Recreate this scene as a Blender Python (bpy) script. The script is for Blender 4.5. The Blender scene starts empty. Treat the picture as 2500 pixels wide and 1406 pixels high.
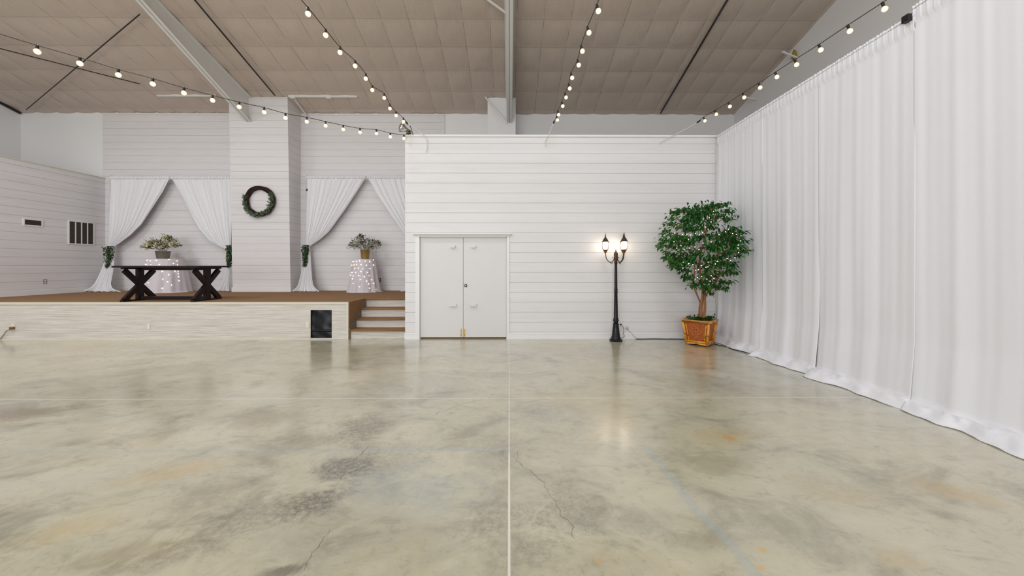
import bpy, math, random
from mathutils import Vector, Matrix, noise as mnoise
random.seed(11)
PI = math.pi
sc = bpy.context.scene
COL = sc.collection

# ---------------------------------------------------------------- camera
F, HZ, CAMH, YAW = 920.0, 648.0, 1.55, 7/920.0
cd = bpy.data.cameras.new('camera'); cam = bpy.data.objects.new('camera', cd); COL.objects.link(cam)
cam.location = (0, 0, CAMH); cam.rotation_euler = (PI/2, 0, -YAW)
cd.sensor_width = 36; cd.lens = 36*F/2500; cd.shift_y = -(703-HZ)/2500; cd.clip_start = .05; cd.clip_end = 100
sc.camera = cam
# ---------------------------------------------------------------- colour, world
sc.view_settings.view_transform = 'Standard'; sc.view_settings.look = 'None'
sc.view_settings.gamma = 1; sc.view_settings.use_curve_mapping = False
sc.view_settings.exposure = -0.38
sc.cycles.use_denoising = True
sc.cycles.max_bounces = 6; sc.cycles.diffuse_bounces = 4; sc.cycles.glossy_bounces = 2; sc.cycles.transmission_bounces = 2
sc.cycles.use_adaptive_sampling = True; sc.cycles.adaptive_threshold = .04
sc.cycles.sample_clamp_indirect = 6
w = bpy.data.worlds.new('world'); sc.world = w; w.use_nodes = True
w.node_tree.nodes['Background'].inputs[0].default_value = (.8, .88, 1, 1)
w.node_tree.nodes['Background'].inputs[1].default_value = 0.3

LIGHTS = [  # x, y, z, watts : high bay lamps hung from the roof, above and behind the frame
    (-10.5, 4.9, 6.9, 185), (-5.4, 5.1, 6.9, 150), (1.6, 4.6, 6.9, 65),
    (-10.5, 0.5, 7.7, 120), (-4.2, 0.5, 7.7, 120), (1.2, 0.5, 7.7, 105),
    (-4.2, -5.0, 6.9, 120), (2.0, -5.0, 6.9, 150)]
def area(name, loc, size, size_y, watts, rot=(0, 0, 0), color=(.945, .965, 1)):
    l = bpy.data.lights.new(name, 'AREA'); l.shape = 'RECTANGLE'; l.size = size; l.size_y = size_y
    l.energy = watts; l.color = color
    o = bpy.data.objects.new(name, l); o.location = loc; o.rotation_euler = rot; COL.objects.link(o); return o
for i, (x, y, z, e) in enumerate(LIGHTS):
    area('high_bay_light', (x, y, z-.02), 1.2, .5, e)
# unseen area light added behind the camera as broad, even frontal fill
area('frontal_fill', (-5.0, -9.7, 2.4), 12.0, 4.0, 1150, (PI/2, 0, 0), (.91, .955, 1))

# ---------------------------------------------------------------- helpers
def ray(px, py):
    r = (px-1250)/F; u = (HZ-py)/F; c, s = math.cos(YAW), math.sin(YAW)
    return Vector((r*c+s, -r*s+c, u))
def P(px, py, Y=None, X=None, Z=None):
    d = ray(px, py)
    t = Y/d.y if Y is not None else X/d.x if X is not None else (Z-CAMH)/d.z
    return Vector((d.x*t, d.y*t, CAMH+d.z*t))
def srgb(r, g, b):
    f = lambda c: (c/255/12.92) if c/255 <= .04045 else ((c/255+.055)/1.055)**2.4
    return (f(r), f(g), f(b), 1)
class NT:
    def __init__(s, name):
        s.m = bpy.data.materials.new(name); s.m.use_nodes = True; s.t = s.m.node_tree
        s.b = s.t.nodes['Principled BSDF']; s.out = s.t.nodes['Material Output']
    def n(s, typ, **kw):
        o = s.t.nodes.new(typ)
        for k, v in kw.items():
            if k in ('in_',):
                for kk, vv in v.items(): o.inputs[kk].default_value = vv
            else: setattr(o, k, v)
        return o
    def l(s, a, b): s.t.links.new(a, b)
    def math(s, op, a, b=None, c=None, clamp=False):
        o = s.t.nodes.new('ShaderNodeMath'); o.operation = op; o.use_clamp = clamp
        for i, v in enumerate((a, b, c)):
            if v is None: continue
            if isinstance(v, (int, float)): o.inputs[i].default_value = v
            else: s.l(v, o.inputs[i])
        return o.outputs[0]
    def noise(s, scale, detail=4, rough=.5, vec=None, dist=0):
        o = s.n('ShaderNodeTexNoise', in_={'Scale': scale, 'Detail': detail, 'Roughness': rough, 'Distortion': dist})
        if vec is not None: s.l(vec, o.inputs['Vector'])
        return o.outputs['Fac']
    def mapr(s, v, a, b, c=0, d=1, smooth=False):
        o = s.n('ShaderNodeMapRange', in_={1: a, 2: b, 3: c, 4: d})
        if smooth: o.interpolation_type = 'SMOOTHSTEP'
        s.l(v, o.inputs[0]); return o.outputs[0]
    def mix(s, f, a, b, mode='MIX'):
        o = s.n('ShaderNodeMix', data_type='RGBA', blend_type=mode)
        if isinstance(f, (int, float)): o.inputs[0].default_value = f
        else: s.l(f, o.inputs[0])
        for i, v in ((6, a), (7, b)):
            if isinstance(v, tuple): o.inputs[i].default_value = v
            else: s.l(v, o.inputs[i])
        return o.outputs[2]
    def vec(s, scale=(1, 1, 1), loc=(0, 0, 0), rot=(0, 0, 0), world=True):
        if world: src = s.n('ShaderNodeNewGeometry').outputs['Position']
        else: src = s.n('ShaderNodeTexCoord').outputs['Object']
        m = s.n('ShaderNodeMapping', in_={1: loc, 2: rot, 3: scale}); s.l(src, m.inputs[0]); return m.outputs[0]
    def bump(s, h, strength=.3, dist=.01):
        b = s.n('ShaderNodeBump', in_={'Strength': strength, 'Distance': dist}); s.l(h, b.inputs['Height'])
        s.l(b.outputs[0], s.b.inputs['Normal'])
    def set(s, **kw):
        for k, v in kw.items():
            k = k.replace('_', ' ')
            if k in s.b.inputs:
                if isinstance(v, (int, float, tuple)): s.b.inputs[k].default_value = v
                else: s.l(v, s.b.inputs[k])
def simple(name, c, rough=.5, metal=0, var=.08, vscale=6, bump=0, bscale=60, c2=None, world=True, **kw):
    t = NT(name); v = t.vec(world=world)
    n = t.noise(vscale, 5, .55, v)
    c2 = c2 or tuple(x*(1-var*2) for x in c[:3])+(1,)
    t.set(Base_Color=t.mix(n, c, c2), Roughness=rough, Metallic=metal, **kw)
    if bump: t.bump(t.noise(bscale, 3, .6, v), bump, .004)
    return t.m
def emis(name, c, strength, edge=None):
    t = NT(name)
    t.set(Base_Color=(.05, .05, .05, 1), Roughness=.3, Emission_Color=c, Emission_Strength=strength)
    if edge:
        lw = t.n('ShaderNodeLayerWeight', in_={0: .35})
        t.set(Emission_Strength=t.mapr(lw.outputs['Facing'], 0, .75, strength, edge))
        t.set(Emission_Color=t.mix(t.mapr(lw.outputs['Facing'], .2, .9), c, (1, .62, .36, 1)))
    return t.m

class MB:
    def __init__(s): s.v = []; s.f = []; s.m = []; s.mi = 0; s.sm = []
    def add(s, vs, fs, smooth=False):
        o = len(s.v); s.v += [tuple(p) for p in vs]
        for f in fs: s.f.append(tuple(i+o for i in f)); s.m.append(s.mi); s.sm.append(smooth)
        return s
    def box(s, a, b, M=None):
        x0, y0, z0 = a; x1, y1, z1 = b
        vs = [Vector(p) for p in ((x0,y0,z0),(x1,y0,z0),(x1,y1,z0),(x0,y1,z0),(x0,y0,z1),(x1,y0,z1),(x1,y1,z1),(x0,y1,z1))]
        if M is not None: vs = [M @ p for p in vs]
        return s.add(vs, [(0,3,2,1),(4,5,6,7),(0,1,5,4),(1,2,6,5),(2,3,7,6),(3,0,4,7)])
    def hexa(s, lo, hi):
        return s.add(list(lo)+list(hi), [(0,3,2,1),(4,5,6,7),(0,1,5,4),(1,2,6,5),(2,3,7,6),(3,0,4,7)])
    def bar(s, p, q, w, h, up=(0, 0, 1)):
        p, q = Vector(p), Vector(q); d = (q-p).normalized(); u = Vector(up)
        if abs(d.dot(u)) > .99: u = Vector((1, 0, 0))
        r = d.cross(u).normalized()*w/2; t = r.cross(d).normalized()*h/2
        return s.hexa([p-r-t, p+r-t, p+r+t, p-r+t], [q-r-t, q+r-t, q+r+t, q-r+t])
    def tube(s, pts, r, n=8, cap=True):
        pts = [Vector(p) for p in pts]; N = len(pts)
        rs = r if isinstance(r, (list, tuple)) else [r]*N
        vs = []; prev = None
        for i, p in enumerate(pts):
            d = (pts[min(i+1, N-1)]-pts[max(i-1, 0)]).normalized()
            if prev is None:
                a = Vector((0, 0, 1)) if abs(d.z) < .9 else Vector((1, 0, 0)); u = d.cross(a).normalized()
            else:
                u = (prev-d*prev.dot(d)).normalized()
            prev = u; w_ = d.cross(u)
            for k in range(n):
                t = 2*PI*k/n; vs.append(p+(u*math.cos(t)+w_*math.sin(t))*rs[i])
        fs = [(i*n+k, i*n+(k+1) % n, (i+1)*n+(k+1) % n, (i+1)*n+k) for i in range(N-1) for k in range(n)]
        if cap: fs += [tuple(range(n-1, -1, -1)), tuple((N-1)*n+k for k in range(n))]
        return s.add(vs, fs, True)
    def lathe(s, prof, c=(0, 0, 0), n=24, smooth=True, rot=0):
        cx, cy, cz = c; vs = []
        for r, z in prof:
            for k in range(n):
                t = 2*PI*k/n+rot; vs.append((cx+r*math.cos(t), cy+r*math.sin(t), cz+z))
        N = len(prof)
        fs = [(i*n+k, i*n+(k+1) % n, (i+1)*n+(k+1) % n, (i+1)*n+k) for i in range(N-1) for k in range(n)]
        fs += [tuple(range(n-1, -1, -1)), tuple((N-1)*n+k for k in range(n))]
        return s.add(vs, fs, smooth)
    def sphere(s, c, r, n=12, m=8, sq=(1, 1, 1)):
        c = Vector(c); vs = []
        for i in range(1, m):
            a = PI*i/m
            for k in range(n):
                t = 2*PI*k/n
                vs.append(c+Vector((r*sq[0]*math.sin(a)*math.cos(t), r*sq[1]*math.sin(a)*math.sin(t), r*sq[2]*math.cos(a))))
        o = len(vs); vs += [c+Vector((0, 0, r*sq[2])), c-Vector((0, 0, r*sq[2]))]
        fs = [(i*n+k, (i+1)*n+k, (i+1)*n+(k+1) % n, i*n+(k+1) % n) for i in range(m-2) for k in range(n)]
        fs += [(o, k, (k+1) % n) for k in range(n)]+[(o+1, (m-2)*n+(k+1) % n, (m-2)*n+k) for k in range(n)]
        return s.add(vs, fs, True)
    def grid(s, fn, nu, nv, smooth=True):
        vs = [fn(i/nu, j/nv) for j in range(nv+1) for i in range(nu+1)]
        return s.add(vs, [(j*(nu+1)+i, j*(nu+1)+i+1, (j+1)*(nu+1)+i+1, (j+1)*(nu+1)+i) for j in range(nv) for i in range(nu)], smooth)
    def leaf(s, p, d, n, L, W, bend=.15):
        p, d, n = Vector(p), Vector(d).normalized(), Vector(n)
        r = d.cross(n)
        if r.length < 1e-3: r = d.cross(Vector((.3, .9, .2)))
        r.normalize(); n = r.cross(d)
        a = p+d*L*.38-n*L*bend*.1; t = p+d*L-n*L*bend
        b = p+d*L*.75-n*L*bend*.45
        return s.add([p, a+r*W*.5+n*W*.12, b+r*W*.28+n*W*.05, t, b-r*W*.28+n*W*.05, a-r*W*.5+n*W*.12, a-n*W*.05],
                     [(0, 6, 1), (6, 2, 1), (6, 3, 2), (6, 4, 3), (6, 5, 4), (0, 5, 6)])
    def build(s, name, mats, parent=None, smooth=None):
        me = bpy.data.meshes.new(name); me.from_pydata(s.v, [], s.f)
        for m in (mats if isinstance(mats, (list, tuple)) else [mats]): me.materials.append(m)
        me.polygons.foreach_set('material_index', s.m)
        me.polygons.foreach_set('use_smooth', [bool(x) for x in s.sm] if smooth is None else [smooth]*len(s.f))
        me.update()
        o = bpy.data.objects.new(name, me); COL.objects.link(o)
        if parent is not None:
            o.parent = parent
            ws = Vector((0, 0, 0)); q = parent
            while q is not None: ws += Vector(q.location); q = q.parent
            me.transform(Matrix.Translation(-ws))       # vertices were given in world space
        return o
def recentre(o, c):
    o.data.transform(Matrix.Translation(-Vector(c))); o.location = c; return o
def tag(o, label, cat, group=None, kind=None):
    o['label'] = label; o['category'] = cat
    if group: o['group'] = group
    if kind: o['kind'] = kind
    return o
def thing(name, loc, label, cat, group=None):
    o = bpy.data.objects.new(name, None); COL.objects.link(o); o.location = loc; o.empty_display_size = .1
    return tag(o, label, cat, group)
def struct(o, label=None):
    o['kind'] = 'structure'
    if label: o['label'] = label
    return o
def lab(o, s): o['label'] = s; return o
def lerp(a, b, t): return a+(b-a)*t
def interp(tab, x):
    if x <= tab[0][0]: return tab[0][1:]
    for p, q in zip(tab, tab[1:]):
        if x <= q[0]:
            t = (x-p[0])/(q[0]-p[0]); return tuple(lerp(a, b, t) for a, b in zip(p[1:], q[1:]))
    return tab[-1][1:]
def crom(pts, n=8):
    pts = [Vector(p) for p in pts]; out = []
    for i in range(len(pts)-1):
        a = pts[max(i-1, 0)]; b = pts[i]; c = pts[i+1]; d = pts[min(i+2, len(pts)-1)]
        for k in range(n):
            t = k/n
            out.append(.5*((2*b)+(c-a)*t+(2*a-5*b+4*c-d)*t*t+(3*b-a-3*c+d)*t**3))
    out.append(pts[-1]); return out

# ---------------------------------------------------------------- key dimensions
YB = 11.65          # back wall
YW = 7.95           # partition wall with the double door
ZS = .78            # stage floor
XR, XL = 6.98, -14.95
YF = 7.93           # stage front
XWING = -12.35      # side wall of the stage
XC = -3.37          # stage corner beside the steps
WT = 4.30           # top of partition
ZCB, SL = 6.25, .266
def ceil_z(y): return ZCB+SL*(YB-y) if y > 0 else ZCB+SL*(YB+y)

# ---------------------------------------------------------------- materials
def wallmat(name, c, c2, dirt=.12):
    t = NT(name); v = t.vec()
    brd = t.n('ShaderNodeTexWhiteNoise', noise_dimensions='1D')
    sep = t.n('ShaderNodeSeparateXYZ'); t.l(t.n('ShaderNodeNewGeometry').outputs['Position'], sep.inputs[0])
    t.l(t.math('FLOOR', t.math('DIVIDE', sep.outputs[2], .2095)), brd.inputs['W'])
    base = t.mix(t.math('MULTIPLY', brd.outputs[0], .5), c, c2)
    n = t.noise(3, 6, .6, t.vec((.6, .6, 6)))
    col = t.mix(t.mapr(n, .5, .8, 0, dirt), base, srgb(150, 140, 128))
    t.set(Base_Color=col, Roughness=.48); t.bump(t.noise(30, 3, .6, t.vec((.3, .3, 3))), .15, .003)
    return t.m
M_ship = wallmat('white_painted_shiplap', srgb(227, 225, 226), srgb(220, 217, 217), .08)
M_ship2 = wallmat('white_painted_stage_boards', srgb(229, 226, 227), srgb(220, 217, 218))
M_plain = simple('white_painted_drywall', srgb(240, 239, 239), .6, var=.02, vscale=1.2)
M_trim = simple('white_trim_paint', srgb(234, 233, 232), .4, var=.015)
M_door = simple('white_door_paint', srgb(218, 216, 215), .42, var=.015, vscale=2)
M_groove = simple('shiplap_gap', srgb(172, 166, 160), .8, var=.05)
M_beam = simple('painted_steel_white', srgb(226, 224, 220), .5, var=.03, vscale=2)
M_dark = simple('black_iron', srgb(22, 20, 24), .38, metal=.3, var=.1)
M_black = simple('black_plastic', srgb(18, 16, 18), .4, var=.1)
M_chrome = simple('polished_chrome', srgb(215, 215, 215), .12, metal=1, var=.03)
M_brass = simple('brass', srgb(200, 160, 80), .3, metal=.9, var=.05)
M_plate = simple('almond_outlet_plastic', srgb(214, 206, 190), .4, var=.03)
M_wcord = simple('white_cord', srgb(222, 218, 214), .6, var=.04)
M_cable = simple('dark_cable', srgb(70, 60, 50), .6, var=.1)
M_bcord = simple('black_cord', srgb(28, 26, 26), .5, var=.1)
M_rod = simple('dark_steel_rod', srgb(52, 48, 44), .5, metal=.4, var=.1)
M_fill_glow = emis('frontal_fill_glow', (.9, .96, 1, 1), 1.2)  # glow meant for the added frontal fill, not assigned to any object

def ceilmat():
    t = NT('quilted_ceiling_liner')
    n = t.noise(.7, 4, .5, t.vec()); n2 = t.noise(8, 4, .6, t.vec((3, .4, 1)))
    c = t.mix(n, srgb(208, 193, 181), srgb(197, 181, 168))
    c = t.mix(t.mapr(n2, .45, .75, 0, .25), c, srgb(172, 160, 148))
    # stitched seam lines
    sep = t.n('ShaderNodeSeparateXYZ'); t.l(t.n('ShaderNodeNewGeometry').outputs['Position'], sep.inputs[0])
    fx = t.math('ABSOLUTE', t.math('SUBTRACT', t.math('FRACT', t.math('DIVIDE', t.math('ADD', sep.outputs[0], 30.5-.785+.305), .61)), .5))
    wob = t.mapr(t.noise(3, 2, .5, t.vec()), .35, .6)
    line = t.math('MULTIPLY', t.mapr(fx, .006, .016, 1, 0), t.math('MULTIPLY', wob, .65))
    c = t.mix(line, c, srgb(110, 98, 86))
    fy = t.math('ABSOLUTE', t.math('SUBTRACT', t.math('FRACT', t.math('DIVIDE', t.math('ADD', sep.outputs[1], 29.8-8.475+.3725), .745)), .5))
    c = t.mix(t.math('MULTIPLY', t.mapr(fy, .004, .014, 1, 0), .4), c, srgb(120, 108, 96))
    t.set(Base_Color=c, Roughness=.62); t.bump(n2, .25, .01); return t.m
M_ceil = ceilmat()

def carpet():
    t = NT('brown_carpet'); v = t.vec()
    n = t.noise(60, 3, .7, v); n2 = t.noise(1.5, 4, .6, v)
    c = t.mix(t.mapr(n, .3, .7), srgb(118, 84, 50), srgb(156, 118, 78))
    c = t.mix(t.mapr(n2, .4, .7, 0, .5), c, srgb(140, 106, 70))
    t.set(Base_Color=c, Roughness=.95); t.bump(n, .5, .006); return t.m
M_carpet = carpet()
def whitewash():
    t = NT('whitewashed_wood'); sep = t.n('ShaderNodeSeparateXYZ'); t.l(t.n('ShaderNodeNewGeometry').outputs['Position'], sep.inputs[0])
    row = t.math('FLOOR', t.math('DIVIDE', sep.outputs[2], .13))
    xo = t.math('MULTIPLY', row, 3.7)
    cb = t.n('ShaderNodeCombineXYZ'); t.l(t.math('ADD', sep.outputs[0], xo), cb.inputs[0]); t.l(t.math('MULTIPLY', sep.outputs[2], 34), cb.inputs[2])
    n = t.noise(1.3, 8, .65, cb.outputs[0]); n2 = t.noise(4, 6, .7, cb.outputs[0])
    c = t.mix(t.mapr(n, .38, .68), srgb(218, 213, 206), srgb(184, 175, 163))
    c = t.mix(t.mapr(n2, .56, .78, 0, .6), c, srgb(140, 128, 112))
    vo = t.n('ShaderNodeTexVoronoi', in_={'Scale': 1.6}); t.l(t.vec((1, 1, 3)), vo.inputs['Vector'])
    c = t.mix(t.mapr(vo.outputs['Distance'], .025, .05, .6, 0), c, srgb(128, 114, 98))
    fr = t.math('FRACT', t.math('DIVIDE', sep.outputs[2], .13))
    c = t.mix(t.math('MULTIPLY', t.mapr(fr, .0, .05, 1, 0), t.mapr(t.noise(1, 2, .5, cb.outputs[0]), .3, .7, .2, .9)), c, srgb(150, 142, 130))
    t.set(Base_Color=c, Roughness=.55); t.bump(n2, .2, .004); return t.m
M_wash = whitewash()
M_cream = simple('cream_trim_board', srgb(216, 210, 192), .5, var=.04)
M_brownside = simple('weathered_stringer_wood', srgb(122, 108, 92), .6, var=.1)

def fabric(name, c, rough=.7, sheen=.3, trans=0):
    t = NT(name); v = t.vec()
    t.set(Base_Color=t.mix(t.noise(2, 3, .5, t.vec((1, 1, .2))), c, tuple(x*.965 for x in c[:3])+(1,)), Roughness=rough, Sheen_Weight=sheen)
    t.bump(t.noise(350, 2, .5, v), .06, .001)
    if trans:
        tl = t.n('ShaderNodeBsdfTranslucent'); tl.inputs[0].default_value = c
        mx = t.n('ShaderNodeMixShader'); mx.inputs[0].default_value = trans
        t.l(t.b.outputs[0], mx.inputs[1]); t.l(tl.outputs[0], mx.inputs[2]); t.l(mx.outputs[0], t.out.inputs[0])
    return t.m
M_drape = fabric('white_satin_drape', srgb(234, 234, 239), .5, .2)
M_sheer = fabric('white_sheer_drape', srgb(247, 246, 249), .7, .3, .1)
M_table_c = fabric('white_sheer_tablecloth', srgb(244, 238, 245), .7, .3, .25)

def floormat():
    t = NT('polished_stained_concrete'); v = t.vec()
    n1 = t.noise(.42, 7, .6, t.vec((.75, 1.0, 1)), .6); n2 = t.noise(1.5, 7, .62, t.vec((1, 1.25, 1), (3, 1, 0)), .8)
    n3 = t.noise(14, 6, .7, v); n4 = t.noise(.8, 5, .6, t.vec((1, 1, 1), (9, 4, 2)), .4)
    c = t.mix(t.mapr(n1, .34, .66), srgb(200, 193, 166), srgb(172, 170, 152))
    c = t.mix(t.mapr(n2, .46, .72, 0, .6), c, srgb(212, 206, 180))
    c = t.mix(t.mapr(n4, .52, .72, 0, .55), c, srgb(184, 168, 126))
    c = t.mix(t.mapr(n2, .46, .28, 0, .75), c, srgb(136, 131, 114))
    n5 = t.noise(5, 9, .72, t.vec((.7, 1.3, 1), (1, 7, 0), (0, 0, .5)), .8)
    c = t.mix(t.mapr(n5, .53, .73, 0, .5), c, srgb(128, 122, 104)); c = t.mix(t.mapr(n5, .46, .27, 0, .4), c, srgb(214, 209, 190))
    c = t.mix(t.mapr(n3, .56, .76, 0, .42), c, srgb(120, 114, 98))
    c = t.mix(t.mapr(n3, .44, .27, 0, .35), c, srgb(214, 208, 188))
    fine = t.noise(26, 8, .8, v)
    edge = t.noise(3.2, 8, .7, v, 1.2)
    def blob(c, px, py, hw, hh, col, amt, rot=0, speck=False, soft=.9):
        p = P(px, py, Z=0); sx = hw*p.y/F; sy = hh*p.y*p.y/(F*CAMH)
        m = t.n('ShaderNodeMapping', vector_type='TEXTURE', in_={1: tuple(p), 2: (0, 0, rot), 3: (sx, sy, 1)})
        t.l(t.n('ShaderNodeNewGeometry').outputs['Position'], m.inputs[0])
        ln = t.n('ShaderNodeVectorMath', operation='LENGTH'); t.l(m.outputs[0], ln.inputs[0])
        k = t.math('ADD', ln.outputs['Value'], t.math('MULTIPLY', t.math('SUBTRACT', edge, .5), 2.4))
        f = t.mapr(k, 1.15, 1.15-soft, 0, amt, True)
        if speck: f = t.math('MULTIPLY', f, t.mapr(fine, .38, .62, .15, 1))
        return t.mix(f, c, col)
    D = srgb(88, 82, 72); G = srgb(122, 122, 118); YL = srgb(190, 160, 96); BR = srgb(138, 126, 96); BL = srgb(158, 176, 182); LT = srgb(206, 202, 188)
    for a in [(860, 1290, 560, 170, G, .25, 0, False), (890, 1045, 90, 42, D, .7, .3, True), (845, 1140, 85, 32, D, 1, .4, True), (770, 1225, 95, 40, D, .95, .5, True), (600, 1260, 170, 60, D, .45, .6, True), (380, 1370, 200, 40, D, .35, .5, True),
              (560, 1190, 150, 75, BR, .4, .6, True), (940, 1120, 160, 60, G, .5, .3, True), (55, 1010, 130, 24, BR, .75, .25, False),
              (640, 1020, 120, 28, BR, .45, 0, False), (1230, 1270, 120, 60, D, .45, .2, True), (1390, 1230, 110, 110, D, .4, 0, True), (1310, 1340, 90, 50, D, .4, 0, True), (1200, 1090, 130, 40, D, .35, 0, True),
              (1560, 1270, 130, 40, G, .25, .1, False), (700, 1392, 80, 20, D, .65, .2, False), (330, 1350, 160, 40, BR, .4, .4, False),
              (420, 1150, 160, 30, YL, .35, .4, False), (180, 1290, 120, 40, YL, .3, .4, False), (1760, 1065, 110, 30, YL, .3, .2, False),
              (1740, 1130, 110, 35, BR, .35, 0, False), (2310, 1195, 110, 40, YL, .45, -.6, False), (2010, 1200, 120, 50, YL, .2, -.4, False),
              (2190, 1360, 80, 36, YL, .3, 0, False), (1860, 1342, 14, 9, srgb(212, 168, 90), .6, 0, False), (1856, 1386, 20, 11, srgb(212, 168, 90), .5, 0, False),
              (1782, 1070, 18, 8, srgb(210, 150, 80), .6, 0, False), (1460, 1368, 10, 6, srgb(212, 168, 90), .6, 0, False),
              (1000, 1190, 190, 70, BL, .22, 0, False), (1900, 960, 160, 40, BR, .25, 0, False), (430, 900, 170, 22, BR, .35, .2, False),
              (1690, 930, 130, 25, BR, .3, 0, False), (1700, 1320, 90, 30, BR, .2, 0, False), (1690, 1240, 90, 28, LT, .3, 0, False),
              (600, 960, 240, 26, LT, .35, 0, False), (120, 1180, 200, 40, LT, .3, .2, False), (1330, 1010, 120, 40, G, .35, 0, True)]:
        c = blob(c, *a)
    sep = t.n('ShaderNodeSeparateXYZ'); t.l(t.n('ShaderNodeNewGeometry').outputs['Position'], sep.inputs[0])
    X, Y = sep.outputs[0], sep.outputs[1]
    nz13 = t.noise(1.3, 4, .6, v); nz5 = t.noise(5, 4, .6, v)
    def line(c, a, b, w_, col, amt, brk=.35):
        a, b = Vector(a), Vector(b); d = (b-a); L = d.length; d /= L
        u = t.math('ADD', t.math('MULTIPLY', t.math('SUBTRACT', X, a.x), d.x), t.math('MULTIPLY', t.math('SUBTRACT', Y, a.y), d.y))
        q = t.math('ADD', t.math('MULTIPLY', t.math('SUBTRACT', X, a.x), -d.y), t.math('MULTIPLY', t.math('SUBTRACT', Y, a.y), d.x))
        wob = t.math('MULTIPLY', t.math('SUBTRACT', nz13, .5), w_*3 if w_ > .02 else (.5 if brk == .4 else 0.0))
        q = t.math('ABSOLUTE', t.math('ADD', q, wob))
        f = t.mapr(q, w_*.5, w_*.5+max(w_*.35, .001), 1, 0)
        f = t.math('MULTIPLY', f, t.math('MULTIPLY', t.math('GREATER_THAN', u, 0), t.math('LESS_THAN', u, L)))
        f = t.math('MULTIPLY', f, t.mapr(nz5, brk-.12, brk+.1, .25, amt))
        return t.mix(f, c, col)
    # chalky blue stains following old layout lines
    p0, p1 = P(20, 1105, Z=0), P(1240, 1096, Z=0); c = line(c, p0.xy, p1.xy, .04, BL, .3, .55)
    p0, p1 = P(1570, 1085, Z=0), P(1850, 1405, Z=0); c = line(c, p0.xy, p1.xy, .05, BL, .34, .55)
    # hairline cracks
    for a, b in (((1200, 960), (1040, 1020)), ((900, 1090), (860, 1170)), ((820, 1290), (770, 1390)), ((1260, 1100), (1420, 1310))):
        c = line(c, P(*a, Z=0).xy, P(*b, Z=0).xy, .004, srgb(96, 88, 76), .7, .4)
    # saw-cut joints filled with white caulk
    WJ = srgb(226, 222, 210)
    c = line(c, (0, 3.12), (0, 7.93), .007, WJ, .9, .2)
    c = line(c, (0, -9), (0, 3.12), .010, WJ, 1, .2)
    c = line(c, (-15, 4.40), (4.3, 4.40), .010, WJ, .95, .2)
    rg = t.mapr(t.noise(2.5, 5, .6, v), .3, .7, .17, .25)
    t.set(Base_Color=c, Roughness=rg, Specular_IOR_Level=.55, Coat_Weight=.75, Coat_IOR=1.5, Coat_Roughness=.17)
    t.bump(t.math('ADD', t.math('MULTIPLY', n2, 1.0), t.math('MULTIPLY', n3, .25)), .06, .02)
    return t.m
M_floor = floormat()

# ---------------------------------------------------------------- room shell
m = MB(); m.box((XL-.2, -10, -.2), (XR+.2, YB+.2, 0)); struct(m.build('floor', M_floor))

def ceiling():
    m = MB(); nx, ny = 300, 150
    rnd = {}
    def fn(u, v):
        x = lerp(XL-.1, XR+.1, u); y = lerp(0, YB+.05, v); z = ceil_z(max(y, 1e-6))
        cx = (x-.785)/.61; cy = (y-8.475)/.745
        key = (math.floor(cx), math.floor(cy)); a = rnd.setdefault(key, random.uniform(.026, .055))
        fx, fy = cx-key[0], cy-key[1]
        s = (max(0, math.sin(PI*fx))**.6)*(max(0, math.sin(PI*fy))**.6)
        return (x, y, z-a*s)
    m.grid(fn, nx*2, ny)
    m.add([(XL-.1, 0, ceil_z(0)), (XR+.1, 0, ceil_z(0)), (XR+.1, -10, ceil_z(-10)), (XL-.1, -10, ceil_z(-10))], [(0, 1, 2, 3)])
    # roof deck above the liner
    m.add([(XL-.1, 0, ceil_z(0)+.15), (XR+.1, 0, ceil_z(0)+.15), (XR+.1, YB+.1, ZCB+.12), (XL-.1, YB+.1, ZCB+.12)], [(0, 1, 2, 3)])
    struct(m.build('ceiling', M_ceil))
ceiling()

def gable(x0, x1, y0, y1, y2):
    m = MB()
    for (a, b) in ((y0, y1), (y1, y2)):
        m.hexa([(x0, a, 0), (x1, a, 0), (x1, b, 0), (x0, b, 0)], [(x0, a, ceil_z(a)), (x1, a, ceil_z(a)), (x1, b, ceil_z(b)), (x0, b, ceil_z(b))])
    return m
struct(gable(XR, XR+.15, -10, 0, YB).build('wall_right', M_plain))
struct(gable(XL-.15, XL, -10, 0, YB).build('wall_left', M_plain))
m = MB(); m.box((XL-.15, YB, 0), (XR+.15, YB+.15, ZCB+.1)); struct(m.build('wall_back', M_plain))
m = MB(); m.box((XL-.15, -10.15, 0), (XR+.15, -10, ceil_z(-10))); struct(m.build('wall_front', M_plain))

PITCH = .2095
def shiplap(m, a, b, z0, z1, nrm, phase=0., g=.005, dep=.006, zt=None):
    """boards with open gaps, on the line a-b (xy), face towards nrm; gap depth dep"""
    a, b, nrm = Vector((*a, 0)), Vector((*b, 0)), Vector((*nrm, 0))
    zs = [z0]; k = math.ceil((z0-phase)/PITCH+.02)
    while phase+k*PITCH < z1-.01: zs.append(phase+k*PITCH); k += 1
    zs.append(z1)
    prof = []
    for i, z in enumerate(zs):
        if i in (0, len(zs)-1): prof.append((z, 0, 0))
        else: prof += [(z-g/2, 0, 0), (z-g/2, -dep, 1), (z+g/2, -dep, 1), (z+g/2, 0, 0)]
    for (p, q) in zip(prof, prof[1:]):
        m.mi = 1 if (p[2] and q[2]) else 0
        A = a+nrm*p[1]+Vector((0, 0, p[0])); B = b+nrm*p[1]+Vector((0, 0, p[0]))
        C = b+nrm*q[1]+Vector((0, 0, q[0])); D = a+nrm*q[1]+Vector((0, 0, q[0]))
        m.add([A, B, C, D], [(0, 1, 2, 3)])
    m.mi = 0
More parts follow.
